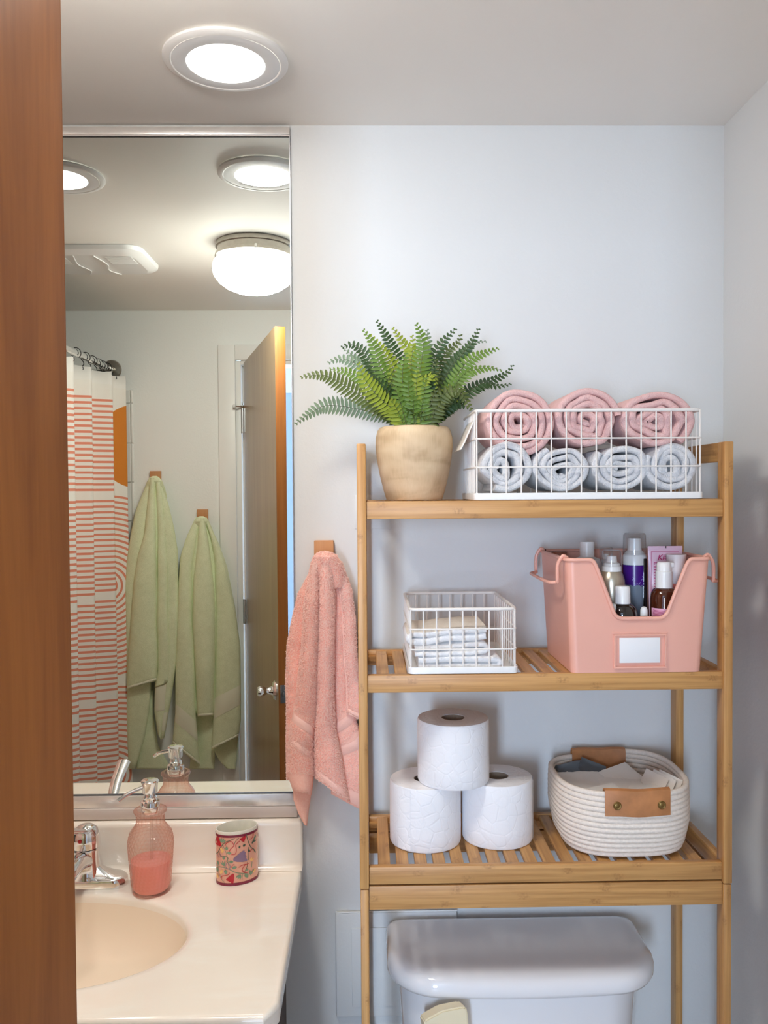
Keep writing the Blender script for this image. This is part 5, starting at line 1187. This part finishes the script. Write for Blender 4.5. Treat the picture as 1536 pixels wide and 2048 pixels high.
M_F = {'g': leafmat('fern green', (.17, .29, .05), (.22, .36, .05)), 'y': leafmat('fern yellow green', (.34, .42, .045), (.4, .5, .05)), 'd': leafmat('fern dark green', (.052, .105, .035), (.08, .15, .04)), 'p': leafmat('fern grey green', (.27, .37, .24), (.25, .36, .2)), 'o': leafmat('fern olive', (.125, .165, .045), (.16, .22, .05))}
M_STEM = plain('fern midrib', (.085, .095, .035), .5)
def frond(pts, mat, w=.019, n=23, twist=0.0, wob=0, up=None):
    P = smoothpath(pts, 14); ln = [0.0]
    for a, c in zip(P, P[1:]): ln.append(ln[-1]+(c-a).length)
    tot_ = ln[-1]
    def pos(s):
        s = max(0, min(tot_, s)); 
        for i in range(len(ln)-1):
            if ln[i+1] >= s: return P[i].lerp(P[i+1], (s-ln[i])/max(1e-9, ln[i+1]-ln[i]))
        return P[-1].copy()
    b = B(); b.tube(P, [.0011*(1-.7*i/(len(P)-1)) for i in range(len(P))], 5)
    for q in b.b.faces: q.material_index = 1
    n = max(9, int(tot_/.0084))
    for i in range(n):
        f_ = .14 + .85*i/(n-1); p = pos(f_*tot_); t = (pos(f_*tot_+.003)-pos(f_*tot_-.003)).normalized()
        view = (Vector((0, -1, .45)) if up is None else Vector(up)); view = view - t*view.dot(t); view.normalize()
        side = t.cross(view)
        if twist: side = side*math.cos(twist)+view*math.sin(twist); view = side.cross(t)
        L_ = w*min(1, (1-f_)*2.3+.20)*(1 if f_ > .3 else .72+.28*(f_-.14)/.16); W_ = min(.0031, L_*.24+.0006)
        for sg in (-1, 1):
            d = (side*sg*1.0 + t*.16).normalized(); c2 = t; dr_ = view*-1
            base = p + t*(.0016 if sg > 0 else 0)
            ctrl = [(0, .7), (.2, 1.0), (.5, 1.0), (.78, .66), (1.0, .0)]
            lft, rgt, mid = [], [], []
            for u, ww in ctrl:
                cpt = base + d*(L_*u) + t*(L_*.16*u*u) + dr_*(L_*.22*u*u) + view*.0006
                if ww == 0: lft.append(b.b.verts.new(cpt)); continue
                lft.append(b.b.verts.new(cpt + t*W_*ww + view*W_*.12)); rgt.append(b.b.verts.new(cpt - t*W_*ww + view*W_*.12)); mid.append(b.b.verts.new(cpt - view*W_*.25))
            for k in range(3):
                b.b.faces.new((lft[k], lft[k+1], mid[k+1], mid[k])); b.b.faces.new((mid[k], mid[k+1], rgt[k+1], rgt[k]))
            b.b.faces.new((lft[3], lft[4], mid[3])); b.b.faces.new((mid[3], lft[4], rgt[3]))
    return b.build('frond', [M_F[mat], M_STEM], pf, fix=False, smooth=True, angle=60)
def fr(base, *rest, mat='g', yb=1.575, yt=1.575, w=.019, tw=0.0):
    pts = [base]+list(rest); n_ = len(pts)-1
    root = Vector((PX + (base[0]-838)*.0004, yb, Z1+.118))
    frond([root]+[at(px, py, yb+(yt-yb)*(i+1)/(n_+1)) for i, (px, py) in enumerate(pts)], mat, w, twist=tw)
fr((795, 840), (720, 819), (655, 811), (622, 826), (591, 848), mat='p', yb=1.590, yt=1.60, tw=.5)
fr((800, 845), (753, 814), (720, 790), (662, 755), (631, 750), (602, 755), mat='o', yb=1.555, yt=1.545, w=.021)
fr((800, 830), (740, 775), (702, 746), (660, 738), mat='g', yb=1.60, yt=1.61)
fr((800, 820), (755, 757), (691, 719), (657, 726), mat='p', yb=1.61, yt=1.61, tw=.4)
fr((805, 820), (765, 770), (736, 716), (707, 690), (684, 695), mat='d', yb=1.585, yt=1.60, tw=.5)
fr((805, 820), (760, 765), (710, 715), (689, 699), mat='p', yb=1.61, yt=1.62)
fr((802, 847), (783, 818), (753, 790), (730, 759), (717, 727), mat='y', yb=1.535, yt=1.520, w=.022)
fr((812, 845), (780, 775), (760, 731), (746, 689), (727, 660), mat='g', yb=1.57, yt=1.57)
fr((815, 840), (790, 745), (765, 700), (741, 671), mat='y', yb=1.575, yt=1.59)
fr((822, 835), (800, 735), (778, 683), (754, 642), mat='d', yb=1.59, yt=1.60)
fr((835, 835), (829, 717), (808, 688), (786, 656), mat='y', yb=1.58, yt=1.59)
fr((818, 845), (806, 775), (806, 735), (812, 707), mat='g', yb=1.545, yt=1.525, w=.021)
fr((838, 845), (839, 755), (846, 695), (841, 668), (833, 648), mat='g', yb=1.555, yt=1.545, w=.022)
fr((845, 830), (855, 720), (856, 685), (854, 660), mat='p', yb=1.60, yt=1.605)
fr((848, 840), (866, 736), (872, 708), (886, 684), (911, 658), mat='d', yb=1.585, yt=1.585)
fr((852, 835), (882, 730), (893, 702), (916, 686), (921, 670), mat='o', yb=1.60, yt=1.60)
fr((855, 838), (898, 742), (922, 712), (943, 686), (957, 658), mat='d', yb=1.58, yt=1.595)
fr((855, 830), (905, 730), (938, 695), (953, 684), (972, 683), mat='p', yb=1.61, yt=1.61, tw=.4)
fr((860, 838), (918, 745), (942, 718), (966, 707), (996, 697), mat='g', yb=1.575, yt=1.585)
fr((862, 838), (922, 755), (948, 740), (980, 736), (1002, 741), mat='g', yb=1.57, yt=1.575, tw=.3)
fr((865, 840), (930, 785), (966, 767), (990, 758), (1016, 744), (1025, 731), mat='d', yb=1.59, yt=1.60, tw=.3)
fr((865, 842), (934, 787), (965, 767), (995, 772), (1021, 768), mat='d', yb=1.575, yt=1.585, tw=.4)
fr((862, 842), (905, 783), (922, 786), (935, 806), (946, 826), mat='o', yb=1.55, yt=1.53, w=.015)
fr((850, 842), (868, 808), (885, 790), (905, 783), (918, 786), mat='o', yb=1.535, yt=1.520, w=.022)
fr((842, 845), (838, 800), (842, 770), (858, 752), (868, 752), (873, 776), mat='y', yb=1.535, yt=1.505, w=.0165, tw=.5)
fr((826, 842), (822, 790), (822, 745), (826, 690), (824, 672), mat='y', yb=1.575, yt=1.575)
fr((835, 842), (850, 790), (868, 760), (872, 720), mat='o', yb=1.565, yt=1.55)
fr((858, 845), (895, 812), (918, 808), (935, 815), mat='d', yb=1.56, yt=1.55)
fr((800, 845), (765, 815), (742, 806), (728, 812), mat='o', yb=1.57, yt=1.57)
rg = random.Random(5)
for bx, tx, ty, q in ((812, 790, 775, 'g'), (822, 815, 752, 'g'), (832, 834, 742, 'y'), (842, 852, 757, 'g'), (850, 872, 782, 'o'), (806, 782, 800, 'y'), (856, 886, 806, 'o'), (828, 826, 790, 'g'), (840, 846, 800, 'g')):
    fr((bx, 846), ((bx+tx)/2, (846+ty)/2-4), (tx, ty), mat=q, yb=1.535, yt=1.512, w=.021, tw=rg.uniform(-.15, .15))
for k in range(38):      # short fronds filling the middle of the plant
    a = rg.uniform(-1.15, 1.15); L_ = rg.uniform(60, 125); yt = rg.uniform(1.52, 1.61); bx = 832 + a*26
    tipx, tipy = 834 + math.sin(a)*L_*1.0, 846 - math.cos(a)*L_*.95 - 6
    fr((bx, 842), ((bx+tipx)/2 + math.sin(a)*8, (842+tipy)/2 - 14), (tipx, tipy), mat=rg.choice('ggodoy'), yb=1.577+(yt-1.577)*.4, yt=yt, w=.0185, tw=rg.uniform(-.3, .3))
for k in range(14):      # low fronds over the rim
    a = -1.35 + 2.7*k/13; x = 828 + 66*math.sin(a) + rg.uniform(-5, 5); y = 822 + 10*abs(math.sin(a)) + rg.uniform(-8, 10); yt = 1.577 - .064*math.cos(a)
    fr((826 + 26*math.sin(a), 838), ((826+x)/2, 826), (x, y), mat=rg.choice('dgod'), yb=1.55, yt=yt, w=.019, tw=rg.uniform(-.2, .2))
